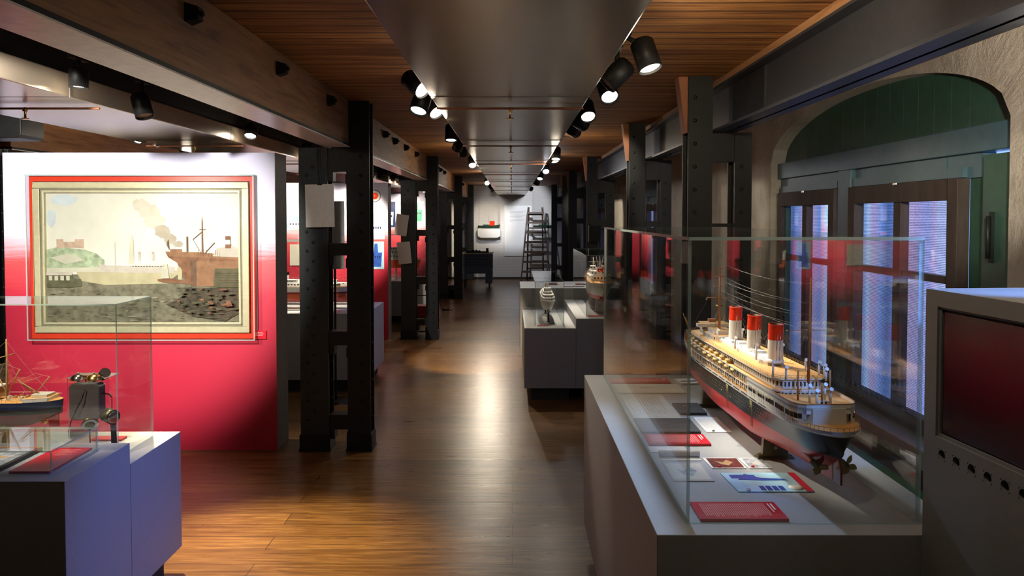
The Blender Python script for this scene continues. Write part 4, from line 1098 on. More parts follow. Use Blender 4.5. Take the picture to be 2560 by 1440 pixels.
    # gangway ladders on the side facing the corridor
    for u in (0.27, 0.42):
        q = MB(); x, b, z = H.pt(u, 0.135)
        for dx in (0, 0.012): q.tube((x+dx, b+0.003, 0.135), (x-0.018+dx, b+0.006, 0.055), 0.0010, 'bronze', n=5)
        for k in range(9): q.tube((x-0.002*k, b+0.004, 0.13-k*0.008), (x+0.012-0.002*k, b+0.004, 0.13-k*0.008), 0.0006, 'bronze', n=4)
        q.build('gangway_ladder', t)
    # rudder and screws
    Mr = Matrix(((1,0,0,0),(0,0,1,0),(0,1,0,0),(0,0,0,1)))
    MB().prism([(0.012, 0.004), (0.055, 0.004), (0.058, 0.085), (0.030, 0.085), (0.014, 0.05)], -0.003, 0.003, 'hull_dark_red', M=Mr).build('rudder', t)
    MB().prism([(0.055, 0.004), (0.16, 0.0), (0.16, 0.05), (0.058, 0.075)], -0.004, 0.004, 'hull_red', M=Mr).build('deadwood', t)
    for s in (-1, 1):
        MB().tube((0.07, s*0.040, 0.045), (0.20, s*0.034, 0.045), 0.006, 'hull_dark_red', 0.004, n=8).tube((0.085, 0, 0.062), (0.085, s*0.040, 0.047), 0.004, 'hull_dark_red', n=6).build('shaft_bossing', t)
        propeller('propeller', t, 0.060, s*0.040, 0.045, 0.030, 'bronze', 4)
    return t
liner()
def stand(label, x, y, z0, h, w_, mat='olive_metal', ang=0.0):
    q = MB()
    Mb = Matrix.Translation((0, 0, 0)) @ Matrix(((1,0,0,0),(0,0,1,0),(0,1,0,0),(0,0,0,1)))
    pr = [(-w_/2, 0), (w_/2, 0), (w_/2, 0.012), (w_*0.38, 0.016), (w_*0.34, h), (w_*0.18, h*0.80), (-w_*0.18, h*0.80), (-w_*0.34, h), (-w_*0.38, 0.016), (-w_/2, 0.012)]
    q.prism(pr, -0.009, 0.009, mat, M=Mb)
    q.box(-w_/2-0.004, w_/2+0.004, -0.017, 0.017, 0, 0.006, mat).tube((0, -0.0095, h*0.45), (0, 0.0095, h*0.45), 0.006, 'chrome', n=10)
    o = q.build('model_stand', loc=(x, y, z0)); o.rotation_euler = (0, 0, ang)
    return tag(o, label, 'model stand', 'supports under the ship models')
stand('dark olive stand under the stern half of the ocean liner', 0.884, 2.47, 0.885, 0.082, 0.115, ang=0.04)
stand('dark olive stand under the bow half of the ocean liner', 0.855, 3.14, 0.885, 0.082, 0.115, ang=0.04)

# ---- smaller ships from the same yard
def small_ship(label, name, loc, ang, L, B, D, bot, top, strake, zs, wl=0.45, deck='deck_wood', masts=(), blocks=(), fun=(), extra=None, derricks=(), prop=0.02, pm='brass', lathe_vents=(), group=None):
    H = Hull(L, B, D, D*wl, sheer=0.35, stern=0.12, bow=0.55, counter=0.55)
    t = thing(name, label, 'model ship', loc, (0, 0, ang), group)
    H.mesh(bot, top, strake, zs, deck, 30).build('hull', t)
    for (u0, u1, inset, z0, z1, mt, tp, win) in blocks:
        o = H.outline(u0, u1, inset, 10, raft=L*0.03, rfwd=L*0.03)
        q = MB().prism(o, z0, z1, mt, tp)
        if win: wall_marks(q, o, z0+(z1-z0)*0.45, z0+(z1-z0)*0.8, L*0.022, L*0.012, 'dark_cover')
        q.build('deckhouse', t)
    for (u, z0, z1, r, band, tp, bd) in fun:
        q = MB(); funnel(q, u*L, z0, z1, r, band, bd, tp); q.build('funnel', t)
    segs = []
    for (u, z0, z1, r, mt, hw) in masts:
        q = MB().tube((u*L, 0, z0), (u*L, 0, z1), r, mt, r*0.5, n=8)
        if hw: q.tube((u*L, -hw, z0+(z1-z0)*0.72), (u*L, hw, z0+(z1-z0)*0.72), r*0.4, mt, n=6)
        q.build('mast', t)
        segs += [((u*L, 0, z1-0.01), (min(0.97, u+0.24)*L, 0, D*1.1)), ((u*L, 0, z1-0.01), (max(0.03, u-0.24)*L, 0, D*1.1))]
        for s in (-1, 1): segs += [((u*L, 0, z0+(z1-z0)*0.7), ((u+0.03)*L, s*H.hb(u)*0.95, D*1.02)), ((u*L, 0, z0+(z1-z0)*0.7), ((u-0.03)*L, s*H.hb(u)*0.95, D*1.02))]
    for (u, z0, du, dy, z1, mt) in derricks:
        MB().tube((u*L, 0, z0), ((u+du)*L, dy, z1), L*0.0022, mt, n=6).build('derrick', t)
        segs.append((((u+du)*L, dy, z1), (u*L, 0, z1+0.02)))
    if segs: lines(t, segs, r=0.0005)
    o = H.outline(0.02, 0.97, 0.002, 20)
    q = MB(); n = len(o)
    for i in range(n-1):
        a, b = o[i], o[i+1]
        if abs(a[1]-b[1]) > B*0.9: continue
        za, zb = H.zd(a[0]/L), H.zd(b[0]/L)
        q.tube((*a, za+D*0.13), (*b, zb+D*0.13), L*0.0008, 'white', n=4, cap=False); q.tube((*a, za), (*a, za+D*0.13), L*0.0007, 'white', n=4, cap=False)
    q.build('deck_rail', t)
    if prop:
        Mr = Matrix(((1,0,0,0),(0,0,1,0),(0,1,0,0),(0,0,0,1)))
        MB().prism([(0.012*L, 0.0), (0.045*L, 0.0), (0.05*L, D*0.5), (0.015*L, D*0.55)], -0.002, 0.002, bot, M=Mr).build('rudder', t)
        propeller('propeller', t, 0.06*L, 0, D*0.2, prop, pm)
    if extra: extra(t, H)
    return t
# blue hulled cargo ship in the telephone case: stern at the right
def cargo_extra(t, H):
    q = MB().box(0.05, 0.12, -0.03, 0.03, 0.128, 0.146, 'hull_cream').prism(H.outline(0.03, 0.10, 0.004, 8), 0.120, 0.134, 'white', 'deck_wood').box(0.27, 0.36, -0.04, 0.04, 0.13, 0.175, 'boat_cover').box(0.265, 0.365, -0.045, 0.045, 0.175, 0.18, 'white').box(0.30, 0.35, -0.03, 0.03, 0.18, 0.205, 'hull_cream')
    for k in range(7): q.box(0.13+0.018*k, 0.142+0.018*k, -0.02+0.012*(k % 3), -0.005+0.012*(k % 3), 0.125, 0.134+0.003*(k % 2), ['brass', 'boat_cover', 'hull_cream'][k % 3])
    q.build('deck_gear', t)
cs = small_ship('cargo ship model with ochre deck, dark blue stern and wooden masts beside the telephone', 'cargo_ship_model', (-1.975, 3.23, 0.776), PI, 1.35, 0.15, 0.118, 'hull_dark_red', 'hull_black', 'hull_blue', 0.72, 0.5,
    masts=[(0.18, 0.12, 0.385, 0.006, 'boat_cover', 0.05), (0.62, 0.12, 0.36, 0.006, 'boat_cover', 0.05)],
    blocks=[(0.38, 0.52, 0.02, 0.12, 0.16, 'hull_cream', 'deck_wood', 1), (0.40, 0.50, 0.03, 0.16, 0.19, 'white', 'deck_wood', 1)],
    fun=[(0.44, 0.19, 0.27, 0.022, 0.03, 'black', 'boat_yellow')], extra=cargo_extra,
    derricks=[(0.18, 0.14, -0.052, 0.02, 0.255, 'boat_cover'), (0.18, 0.14, 0.06, -0.03, 0.26, 'boat_cover'), (0.09, 0.14, 0.045, 0.02, 0.21, 'boat_cover'), (0.09, 0.14, -0.04, -0.02, 0.215, 'boat_cover'), (0.07, 0.14, 0.05, 0.03, 0.20, 'boat_cover')], prop=0.022)
stand('small pale stand under the blue sterned cargo ship', -2.22, 3.23, 0.673, 0.115, 0.07, 'brass', PI/2)
# slim white ship
small_ship('slim white ship model on dark posts, stern towards the corridor, in the small case', 'passenger_ship_model', (0.352, 6.98, 0.775), PI/2, 1.08, 0.135, 0.115, 'hull_cream', 'hull_cream', 'white', 0.75, 0.25, 'white',
    masts=[(0.30, 0.2, 0.30, 0.004, 'white', 0.02)],
    blocks=[(0.06, 0.80, 0.004, 0.115, 0.140, 'white', 'white', 1), (0.12, 0.72, 0.012, 0.140, 0.162, 'white', 'white', 1), (0.22, 0.60, 0.022, 0.162, 0.182, 'white', 'white', 1), (0.26, 0.34, 0.03, 0.182, 0.215, 'white', 'white', 0)],
    fun=[(0.42, 0.18, 0.25, 0.02, 0.03, 'hull_cream', 'white')], prop=0.022, pm='bronze')
for yy, nm in ((7.12, 'near'), (7.75, 'far')):
    q = MB().tube((0, 0, 0.004), (0, 0, 0.108), 0.009, 'black', n=10).lathe([(0, 0), (0.02, 0), (0.018, 0.004), (0, 0.004)], 'black')
    tag(q.build('model_stand', loc=(0.352, yy, 0.677)), 'short dark post under the %s end of the slim white ship' % nm, 'model stand', 'supports under the ship models')
q = MB(); q.lathe([(0, 0), (1, 0), (1, 0.003), (0, 0.003)], 'plinth_grey', n=32, M=Matrix.Diagonal((0.062, 0.42, 1, 1)))
tag(q.build('oval_base', loc=(0.352, 7.38, 0.6735)), 'flat oval grey base under the slim white ship', 'base')
# white and red trawler
def trawler_extra(t, H):
    q = MB()
    for k in range(6):
        z = 0.20 + 0.012*k
        q.tube((0.20, -0.085, 0.19), (0.20, -0.085+0.034*k, 0.29), 0.0028, 'white', n=5)
    for s in (-1, 1):
        for u in (0.10, 0.16, 0.22, 0.28): q.tube((u, s*0.085, 0.17), (u, s*0.085, 0.245), 0.003, 'white', n=5)
        q.tube((0.10, s*0.085, 0.245), (0.28, s*0.085, 0.245), 0.003, 'white', n=5); q.tube((0.10, s*0.085, 0.21), (0.28, s*0.085, 0.21), 0.002, 'white', n=5)
    q.tube((0.10, -0.085, 0.245), (0.10, 0.085, 0.245), 0.003, 'white', n=5); q.tube((0.10, -0.085, 0.245), (0.10, 0.0, 0.17), 0.002, 'white', n=5); q.tube((0.10, 0.085, 0.245), (0.10, 0.0, 0.17), 0.002, 'white', n=5)
    q.build('stern_gantry', t)
    MB().box(0.24, 0.30, -0.03, 0.03, 0.27, 0.30, 'funnel_red').build('red_locker', t)
small_ship('white trawler model with red bottom and many thin masts, stern towards the corridor', 'trawler_model', (0.862, 6.95, 0.885), PI/2, 1.22, 0.235, 0.175, 'hull_red', 'hull_cream', 'white', 0.85, 0.30, 'deck_wood',
    masts=[(0.25, 0.2, 0.43, 0.006, 'white', 0.05), (0.22, 0.2, 0.39, 0.004, 'white', 0.0), (0.72, 0.2, 0.38, 0.006, 'white', 0.05)],
    blocks=[(0.24, 0.60, 0.03, 0.175, 0.225, 'white', 'white', 1), (0.28, 0.55, 0.045, 0.225, 0.27, 'white', 'white', 1), (0.42, 0.52, 0.05, 0.27, 0.31, 'white', 'white', 1)],
    fun=[(0.34, 0.27, 0.34, 0.026, 0.03, 'hull_blue', 'white')], extra=trawler_extra,
    derricks=[(0.25, 0.22, -0.03, 0.07, 0.40, 'white'), (0.25, 0.22, -0.03, -0.07, 0.40, 'white'), (0.25, 0.22, 0.0, 0.035, 0.42, 'white'), (0.25, 0.22, 0.0, -0.035, 0.42, 'white')], prop=0.03, pm='bronze')
for yy, nm in ((7.25, 'stern'), (7.85, 'bow')):
    stand('pale stand under the %s half of the white trawler' % nm, 0.862, yy, 0.762, 0.135, 0.12, 'hull_cream')
# two ships behind the first columns
small_ship('cargo ship model, white topsides over an orange red bottom, nearer one behind the first columns', 'cargo_ship_model', (-1.66, 7.46, 0.855), PI, 1.35, 0.14, 0.13, 'hull_orange', 'hull_dark_red', 'white', 0.62, 0.48,
    masts=[(0.55, 0.2, 0.36, 0.006, 'hull_cream', 0.04), (0.25, 0.14, 0.30, 0.005, 'hull_cream', 0.04)],
    blocks=[(0.06, 0.20, 0.015, 0.13, 0.165, 'hull_cream', 'hull_cream', 1), (0.35, 0.58, 0.015, 0.13, 0.17, 'white', 'white', 1), (0.38, 0.52, 0.03, 0.17, 0.205, 'white', 'white', 1)],
    fun=[(0.46, 0.2, 0.28, 0.02, 0.03, 'black', 'white')],
    derricks=[(0.55, 0.15, 0.06, 0.02, 0.30, 'hull_cream'), (0.55, 0.15, -0.05, 0.02, 0.31, 'hull_cream'), (0.60, 0.15, 0.05, -0.02, 0.28, 'hull_cream'), (0.52, 0.15, -0.04, -0.02, 0.30, 'hull_cream')], prop=0.025)
small_ship('white hulled ship model with brass screw, farther one behind the first columns', 'passenger_ship_model', (-1.56, 7.78, 0.85), PI, 1.4, 0.12, 0.12, 'hull_dark_red', 'hull_cream', 'white', 0.8, 0.3,
    masts=[(0.3, 0.12, 0.30, 0.005, 'hull_cream', 0.03)], blocks=[(0.10, 0.75, 0.015, 0.12, 0.15, 'white', 'white', 1), (0.2, 0.6, 0.02, 0.15, 0.18, 'white', 'white', 1)], fun=[(0.4, 0.18, 0.26, 0.02, 0.03, 'hull_blue', 'hull_cream')], prop=0.025)
for xx, yy, nm, hh in ((-2.0, 7.46, 'orange bottomed cargo ship, stern end', 0.090), (-2.7, 7.46, 'orange bottomed cargo ship, bow end', 0.090), (-1.95, 7.78, 'white hulled ship, stern end', 0.085), (-2.65, 7.78, 'white hulled ship, bow end', 0.085)):
    q = MB().tube((0, 0, 0.0), (0, 0, hh+0.004), 0.006, 'chrome', n=8).lathe([(0, 0), (0.02, 0), (0.018, 0.004), (0, 0.004)], 'chrome')
    tag(q.build('model_stand', loc=(xx, yy, 0.762)), 'thin metal post under the ' + nm, 'model stand', 'supports under the ship models')
# red ship and red tower behind the second columns
small_ship('white ship model with bright orange red hull behind the second columns', 'passenger_ship_model', (-1.5, 12.1, 0.85), PI, 1.5, 0.16, 0.15, 'hull_orange', 'hull_orange', 'white', 0.9, 0.35,
    masts=[(0.6, 0.15, 0.42, 0.008, 'white', 0.04)], blocks=[(0.10, 0.75, 0.015, 0.15, 0.22, 'white', 'white', 1), (0.2, 0.6, 0.02, 0.22, 0.29, 'white', 'white', 1), (0.25, 0.5, 0.03, 0.29, 0.34, 'white', 'white', 1)], fun=[(0.12, 0.22, 0.46, 0.05, 0.20, 'funnel_red', 'brass')], prop=0.03)
for xx, nm in ((-1.9, 'stern'), (-2.6, 'bow')):
    stand('pale stand under the %s end of the orange red hulled ship' % nm, xx, 12.1, 0.673, 0.182, 0.12, 'hull_cream', PI/2)
# ships on the end wall shelves
def wall_ship(x, lab, lab2, red):
    sh = MB().box(-0.30, 0.30, -0.10, 0.0, 0.0, 0.23, 'white').box(-0.31, 0.31, -0.22, 0.0, 0.23, 0.245, 'white').box(-0.28, 0.28, -0.02, 0.0, -0.12, -0.10, 'grey_paper')
    Mv = Matrix.Translation((0, -0.21, 0.0)) @ Matrix(((1,0,0,0),(0,0,1,0),(0,1,0,0),(0,0,0,1)))
    sh = MB().prism([(-0.31, 0.245), (0.31, 0.245), (0.30, 0.04), (0.22, 0.0), (-0.22, 0.0), (-0.30, 0.04)], 0, 0.21, 'white', M=Mv)
    tag(sh.build('wall_shelf', loc=(x, 19.998 if red else 20.19, 1.12)), lab2, 'shelf')
    t = thing('wall_ship_model', lab, 'model ship', (x-0.30, 19.88 if red else 20.08, 1.367))
    H = Hull(0.60, 0.16, 0.075, 0.02, sheer=0.5, stern=0.2, bow=0.5, counter=0.2)
    H.mesh('hull_green', 'hull_green', 'hull_green', 0.9, 'hull_green', 24).build('hull', t)
    q = MB().box(0.14, 0.40, -0.045, 0.045, 0.075, 0.105, 'hull_green').box(0.27, 0.36, -0.035, 0.035, 0.105, 0.14, 'hull_cream' if red else 'hull_green'); q.build('deckhouse', t)
    if red:
        MB().box(0.315, 0.45, -0.05, 0.03, 0.075, 0.20, 'funnel_red').build('red_deckhouse', t)
        MB().tube((0.30, 0, 0.1), (0.30, 0, 0.42), 0.007, 'hull_cream', 0.003, n=8).build('mast', t)
wall_ship(-0.615, 'dark green ship model with red deckhouse on the lit white wall shelf', 'white shelf with rounded underside in the left recess of the end wall', True)
wall_ship(0.88, 'plain dark green ship model behind the ladder on the end wall', 'white shelf in the right recess of the end wall behind the ladder', False)
tp = thing('wall_text_panel', 'tall white text panel on the end wall left of the ladder', 'panel', (0.16, 19.998, 0.62))
tpb = MB().box(-0.37, 0.37, -0.03, 0, 0, 1.36, 'white').build('board', tp, bevel=0.003)
q = MB()
for k in range(9): q.box(-0.22, 0.20-0.07*((k*7) % 3)-(0.2 if k == 8 else 0), -0.0315, -0.03, 1.20-k*0.035, 1.208-k*0.035, 'grey_paper')
q.build('text_lines', tpb)

# ------------------------------------------------------------------ cards and papers in the liner case
ZB = 0.8855
def card(name, label, cat, x0, x1, y0, y1, mat, th=0.004, z=ZB, skew=0.0, extra=None, rot=0.0, group=None):
    xc, yc = (x0+x1)/2, (y0+y1)/2; a, b = (x1-x0)/2, (y1-y0)/2
    q = MB().prism([(-a, -b), (a, -b), (a+skew, b), (-a+skew, b)], 0, th, mat)
    if extra: extra(q, a, b, th)
    o = q.build(name, loc=(xc, yc, z)); o.rotation_euler = (0, 0, rot)
    return tag(o, label, cat, group)
def text_block(mat, cols=True, n=20, hx=0.62, seed=1):
    def f(q, a, b, th):
        r = random.Random(seed)
        for k in range(n):                                   # lines of small type running towards the camera
            x = -a*0.82 + 1.55*a*k/n
            q.box(x, x+a*0.018, -b*0.75+b*0.25*r.random(), b*0.78, th, th+0.0003, mat)
        q.box(a*0.86, a*0.90, b*0.05, b*0.78, th, th+0.0004, 'white_paper'); q.box(a*0.79, a*0.82, -b*0.2, b*0.78, th, th+0.0004, 'white_paper')
    return f
card('caption_board', 'long red caption board at the front of the liner case', 'caption board', 0.502, 0.738, 1.948, 2.066, 'red_card', 0.008, extra=text_block('pink_ink', n=34, seed=3))
def poster(q, a, b, th):
    q.box(a*0.80, a, -b, b, th, th+0.0004, 'red_card'); q.box(-a*0.9, -a*0.2, b*0.35, b*0.75, th, th+0.0004, 'poster_deep')
    q.prism([(-a*0.75, b*0.2), (-a*0.45, b*0.85), (-a*0.1, b*0.4), (a*0.5, b*0.3), (a*0.6, b*0.15), (-a*0.1, b*0.12)], th, th+0.0006, 'poster_deep')
    for k in range(4): q.box(-a*0.35+k*a*0.17, -a*0.22+k*a*0.17, -b*0.9, -b*0.45, th, th+0.0006, 'poster_deep')
    q.lathe([(0, 0), (b*0.28, 0), (b*0.28, 0.0005), (0, 0.0005)], 'white_paper', (a*0.62, -b*0.62, th), 20)
card('open_brochure', 'pale blue illustrated brochure with red edge, nearest right in the liner case', 'brochure', 0.668, 0.892, 2.158, 2.318, 'poster_blue', 0.003, extra=poster, skew=-0.01)
def photo(mat, c2):
    def f(q, a, b, th):
        q.box(-a*0.9, a*0.9, -b*0.88, b*0.88, th, th+0.0004, mat)
        q.prism([(-a*0.3, -b*0.3), (a*0.1, -b*0.5), (a*0.5, b*0.1), (a*0.2, b*0.5), (-a*0.1, b*0.1), (-a*0.5, b*0.3)], th+0.0004, th+0.0007, c2)
    return f
card('photograph', 'dark red-brown photograph with white border in the liner case', 'photograph', 0.645, 0.757, 2.362, 2.466, 'white_paper', 0.002, extra=photo('sepia', 'boat_cover'), skew=-0.006)
card('photograph', 'grey photograph with white border beside the dark red-brown one', 'photograph', 0.765, 0.84, 2.362, 2.464, 'white_paper', 0.002, extra=photo('engraving', 'grey_paper'), skew=-0.006)
card('engraving_sheet', 'pale sheet with a small ship drawing, left in the liner case', 'paper sheet', 0.495, 0.622, 2.246, 2.416, 'grey_paper', 0.002, extra=photo('cream_paper', 'engraving'))
tag(MB().tube((-0.068, 0, 0.012), (0.068, 0, 0.012), 0.011, 'cream_paper', n=14).box(-0.068, 0.068, -0.04, 0.02, 0.0, 0.0015, 'cream_paper').build('rolled_sheet', loc=(0.565, 2.478, ZB)), 'half rolled pale sheet behind the ship drawing', 'paper sheet')
card('folded_note', 'small blank white note before the red booklet', 'paper sheet', 0.478, 0.608, 2.524, 2.588, 'white_paper', 0.002)
card('caption_board', 'red caption board in the middle of the liner case', 'caption board', 0.486, 0.706, 2.598, 2.716, 'red_card', 0.008, extra=text_block('pink_ink', n=26, seed=8))
card('dark_folder', 'large dark green-grey folder in the middle of the liner case', 'folder', 0.485, 0.706, 2.74, 2.925, 'dark_cover', 0.010)
card('letter_sheet', 'white letter sheet right of the dark folder, under the ship', 'paper sheet', 0.732, 0.828, 2.76, 2.966, 'white_paper', 0.002, extra=text_block('ink', n=14, seed=5))
def emblem(q, a, b, th): q.lathe([(0.006, 0), (0.009, 0), (0.009, 0.0006), (0.006, 0.0006)], 'grey_paper', (-a*0.2, b*0.4, th), 16)
card('menu_booklet', 'small black booklet with a round emblem in the liner case', 'booklet', 0.690, 0.798, 3.005, 3.165, 'dark_cover', 0.010, extra=emblem)
card('letter_sheet', 'large cream letter sheet left of the black booklet', 'paper sheet', 0.491, 0.682, 2.95, 3.352, 'cream_paper', 0.002, extra=text_block('ink', n=12, seed=6))
card('letter_sheet', 'cream sheet with a long dark fold at the far end of the liner case', 'paper sheet', 0.488, 0.80, 3.375, 3.552, 'cream_paper', 0.003)
card('caption_board', 'red caption board at the far end of the liner case', 'caption board', 0.478, 0.770, 3.566, 3.668, 'red_card', 0.008, extra=text_block('pink_ink', n=26, seed=9))
card('folded_napkin', 'folded white and blue paper behind the liner bow', 'paper', 0.812, 0.905, 3.55, 3.655, 'white_paper', 0.008, extra=lambda q, a, b, th: q.box(-a*0.8, a, -b*0.4, b*0.0, th, th+0.0005, 'poster_deep'), rot=0.15)
for i, (x, y, c) in enumerate(((0.672, 2.374, 'bottom corner of the dark red-brown photograph'), (0.780, 2.374, 'bottom corner of the grey photograph'), (0.700, 2.166, 'front edge of the pale blue brochure'), (0.760, 2.77, 'front edge of the letter by the dark folder'))):
    tag(MB().lathe([(0, 0), (0.0055, 0), (0.0055, 0.004), (0, 0.0045)], 'red_card' if i < 2 else 'chrome', n=12).build('paper_weight', loc=(x, y, ZB+0.0028)), 'tiny round weight on the ' + c, 'paper weight')

# left group
card('caption_board', 'large red caption board inside the low flat case', 'caption board', -1.832, -1.686, 2.668, 2.945, 'red_card', 0.008, z=0.7625, extra=lambda q, a, b, th: [q.box(-a*0.55+0.02*(k % 2), a*(0.6-0.2*(k % 3)), b*(0.8-k*0.07), b*(0.815-k*0.07), th, th+0.0003, 'pink_ink') for k in range(8)] and None)
def seapic(q, a, b, th):
    q.box(-a*0.88, a*0.88, -b*0.86, b*0.86, th, th+0.001, 'engraving'); ring2 = 'mast_wood'
    q.box(-a*0.97, a*0.97, b*0.9, b*0.97, th, th+0.002, ring2); q.prism([(a*0.2, -b*0.1), (a*0.5, -b*0.1), (a*0.55, b*0.05), (a*0.15, b*0.05)], th+0.001, th+0.0015, 'boat_cover')
card('framed_picture', 'dark framed seascape lying flat in the low case beside the red board', 'picture', -2.13, -1.875, 2.69, 2.93, 'dark_cover', 0.014, z=0.7625, extra=seapic)
card('caption_board', 'bright red caption board on the base behind the telephone', 'caption board', -1.925, -1.782, 3.345, 3.398, 'red_card', 0.008, z=0.6735)
ps = thing('acrylic_stand', 'clear acrylic sheet stand carrying the old ship telephone', 'stand', (-1.858, 3.245, 0.6735))
MB().pane(-0.105, 0.075, 0.0, 0.006, 0.0, 0.310, 1).build('back_sheet', ps); MB().pane(-0.105, 0.075, -0.0, 0.10, 0.310, 0.314, 2).build('top_shelf', ps)
ph = thing('ship_telephone', 'old ship telephone with two bells on top and hanging earpiece', 'telephone', (-1.858, 3.20, 0.815))
def rrect(w_, h, r, n=5):
    P_ = []
    for cx_, cy_, a0 in ((w_/2-r, h-r, 0), (-w_/2+r, h-r, PI/2), (-w_/2+r, r, PI), (w_/2-r, r, 1.5*PI)):
        for k in range(n+1): a = a0 + PI/2*k/n; P_.append((cx_+r*math.cos(a), cy_+r*math.sin(a)))
    return P_
Mv = Matrix(((1,0,0,0.008),(0,0,-1,0.03),(0,1,0,0),(0,0,0,1)))
MB().prism(rrect(0.132, 0.160, 0.02), 0, 0.055, 'bakelite', M=Mv).build('body', ph, bevel=0.006)
for x, mt in ((-0.030, 'chrome'), (0.040, 'brass')):
    MB().dome((x, 0.0, 0.176), 0.030, mt, n=20, k=0.75).lathe([(0.030, 0), (0.031, -0.003), (0.006, -0.004), (0.006, -0.012)], mt, (x, 0, 0.176), 20).tube((x, 0, 0.195), (x, 0, 0.205), 0.005, 'chrome', n=8).build('bell', ph)
MB().tube((0.004, 0, 0.165), (0.004, 0, 0.187), 0.004, 'brass', n=8).box(-0.003, 0.011, -0.006, 0.006, 0.185, 0.193, 'brass').build('bell_striker', ph)
MB().tube((0.062, 0.02, 0.182), (0.088, 0.005, 0.205), 0.020, 'chrome', 0.022, n=16).tube((0.05, 0.03, 0.17), (0.062, 0.02, 0.182), 0.008, 'brass', 0.020, n=12).build('small_horn', ph)
MB().tube((0.01, 0.0, 0.01), (0.035, -0.03, -0.015), 0.010, 'olive_metal', 0.034, n=18).tube((0.035, -0.03, -0.015), (0.037, -0.033, -0.017), 0.034, 'chrome', 0.030, n=18).dome((0.037, -0.033, -0.017), 0.020, 'olive_metal', (0.5, -0.7, -0.4), 12, 0.4).build('mouthpiece', ph)
MB().tube((0.072, 0.0, 0.115), (0.108, -0.01, 0.112), 0.003, 'black', n=8).tube((0.108, -0.01, 0.112), (0.122, -0.012, 0.10), 0.003, 'black', n=8).tube((0.122, -0.012, 0.12), (0.122, -0.012, 0.05), 0.0022, 'olive_metal', n=6).build('hook_arm', ph)
MB().tube((0.098, -0.01, 0.022), (0.140, -0.035, 0.018), 0.031, 'olive_metal', n=20).tube((0.140, -0.035, 0.018), (0.144, -0.037, 0.018), 0.027, 'chrome', 0.024, n=20).tube((0.126, -0.012, -0.008), (0.130, -0.012, -0.13), 0.011, 'black', 0.012, n=12).build('earpiece', ph)
MB().path([(0.02, -0.035, 0.14), (0.01, -0.042, 0.10), (-0.015, -0.045, 0.05), (-0.04, -0.04, 0.0), (-0.06, -0.03, -0.05)], 0.0022, 'black').path([(0.036, -0.035, 0.0), (0.04, -0.04, -0.05), (0.038, -0.035, -0.10), (0.025, -0.03, -0.135)], 0.0022, 'black').build('cord', ph)
# cards in the other cases
card('caption_card', 'small red caption card in the slim white ship case', 'caption card', 0.235, 0.335, 6.875, 6.93, 'red_card', 0.004, z=0.6735)
card('caption_card', 'small red caption card in the trawler case', 'caption card', 0.71, 0.87, 6.885, 6.94, 'red_card', 0.004, z=0.7625)
card('caption_card', 'pink-red caption card in the case with the orange bottomed ship', 'caption card', -2.02, -1.70, 7.14, 7.28, 'red_card', 0.004, z=0.7625)
card('booklet', 'open pale booklet on the tall plinth behind the trawler case', 'booklet', 0.55, 0.72, 8.5, 8.62, 'cream_paper', 0.01, z=0.8855)
card('caption_board', 'dark red board on the tall plinth behind the trawler case', 'caption board', 0.42, 0.62, 8.75, 8.92, 'hull_dark_red', 0.01, z=0.8855)

# ------------------------------------------------------------------ screen cabinet at the right
cb = thing('screen_cabinet', 'grey cabinet with large dark screen above a row of round holes', 'cabinet', (1.041, 1.855, 0), (0, 0, 0.075))
# local: face in the plane x=0 running towards the camera (-y); body extends +x
CWD, CDP, CHT = 1.15, 0.72, 1.518
q = MB()
sy0, sy1, sz0, sz1 = -0.98, -0.045, 1.158, 1.478
FR = 0.02
q.box(FR, CDP, -CWD, 0, 0.0, CHT, 'cabinet')
q.box(0, FR, -CWD, 0, sz1, CHT, 'cabinet').box(0, FR, sy1, 0, 0, sz1, 'cabinet').box(0, FR, -CWD, sy0, 0, sz1, 'cabinet')
hz = 1.118; HR = 0.0125; hs = [-0.070 - 0.052*k for k in range(17)]
q.box(0, FR, sy0, sy1, hz+HR, sz0, 'cabinet'); q.box(0, FR, sy0, sy1, 0.0, hz-HR, 'cabinet')
prev = sy1
def hole_cell(q, yc, w0, w1):
    n = 16; vs = []
    circ = [(yc + HR*math.cos(2*PI*i/n + PI/n), hz + HR*math.sin(2*PI*i/n + PI/n)) for i in range(n)]
    sq = []
    for i in range(n):
        c, s_ = math.cos(2*PI*i/n + PI/n), math.sin(2*PI*i/n + PI/n); k = 1/max(abs(c), abs(s_)); sq.append((yc + (w1-w0)/2*c*k, hz + HR*s_*k))
    vs = [(0, y_, z_) for y_, z_ in circ] + [(0, y_, z_) for y_, z_ in sq] + [(FR, y_, z_) for y_, z_ in circ]
    q.add(vs, [(i, (i+1) % n, n+(i+1) % n, n+i) for i in range(n)], 'cabinet')
    q.add(vs, [(i, 2*n+i, 2*n+(i+1) % n, (i+1) % n) for i in range(n)], 'cabinet')
    q.add([(FR-0.001, y_, z_) for y_, z_ in circ], [tuple(range(n))], 'black')
for h_ in hs:
    a, b = h_ - 0.014, h_ + 0.014
    q.box(0, FR, b, prev, hz-HR, hz+HR, 'cabinet'); hole_cell(q, h_, a, b); prev = a
q.box(0, FR, sy0, prev, hz-HR, hz+HR, 'cabinet')
q.build('body', cb)
q = MB().box(0.012, 0.0195, sy0, sy1, sz0, sz1, 'black')
q.box(0.006, 0.012, sy0, sy1, sz1-0.006, sz1, 'panel_side').box(0.006, 0.012, sy0, sy1, sz0, sz0+0.008, 'cabinet').box(0.006, 0.012, sy1-0.008, sy1, sz0+0.008, sz1-0.006, 'panel_side'); q.build('screen_frame', cb)
MB().box(0.009, 0.012, sy0+0.008, sy1-0.014, sz0+0.012, sz1-0.012, 'screen').build('screen', cb)

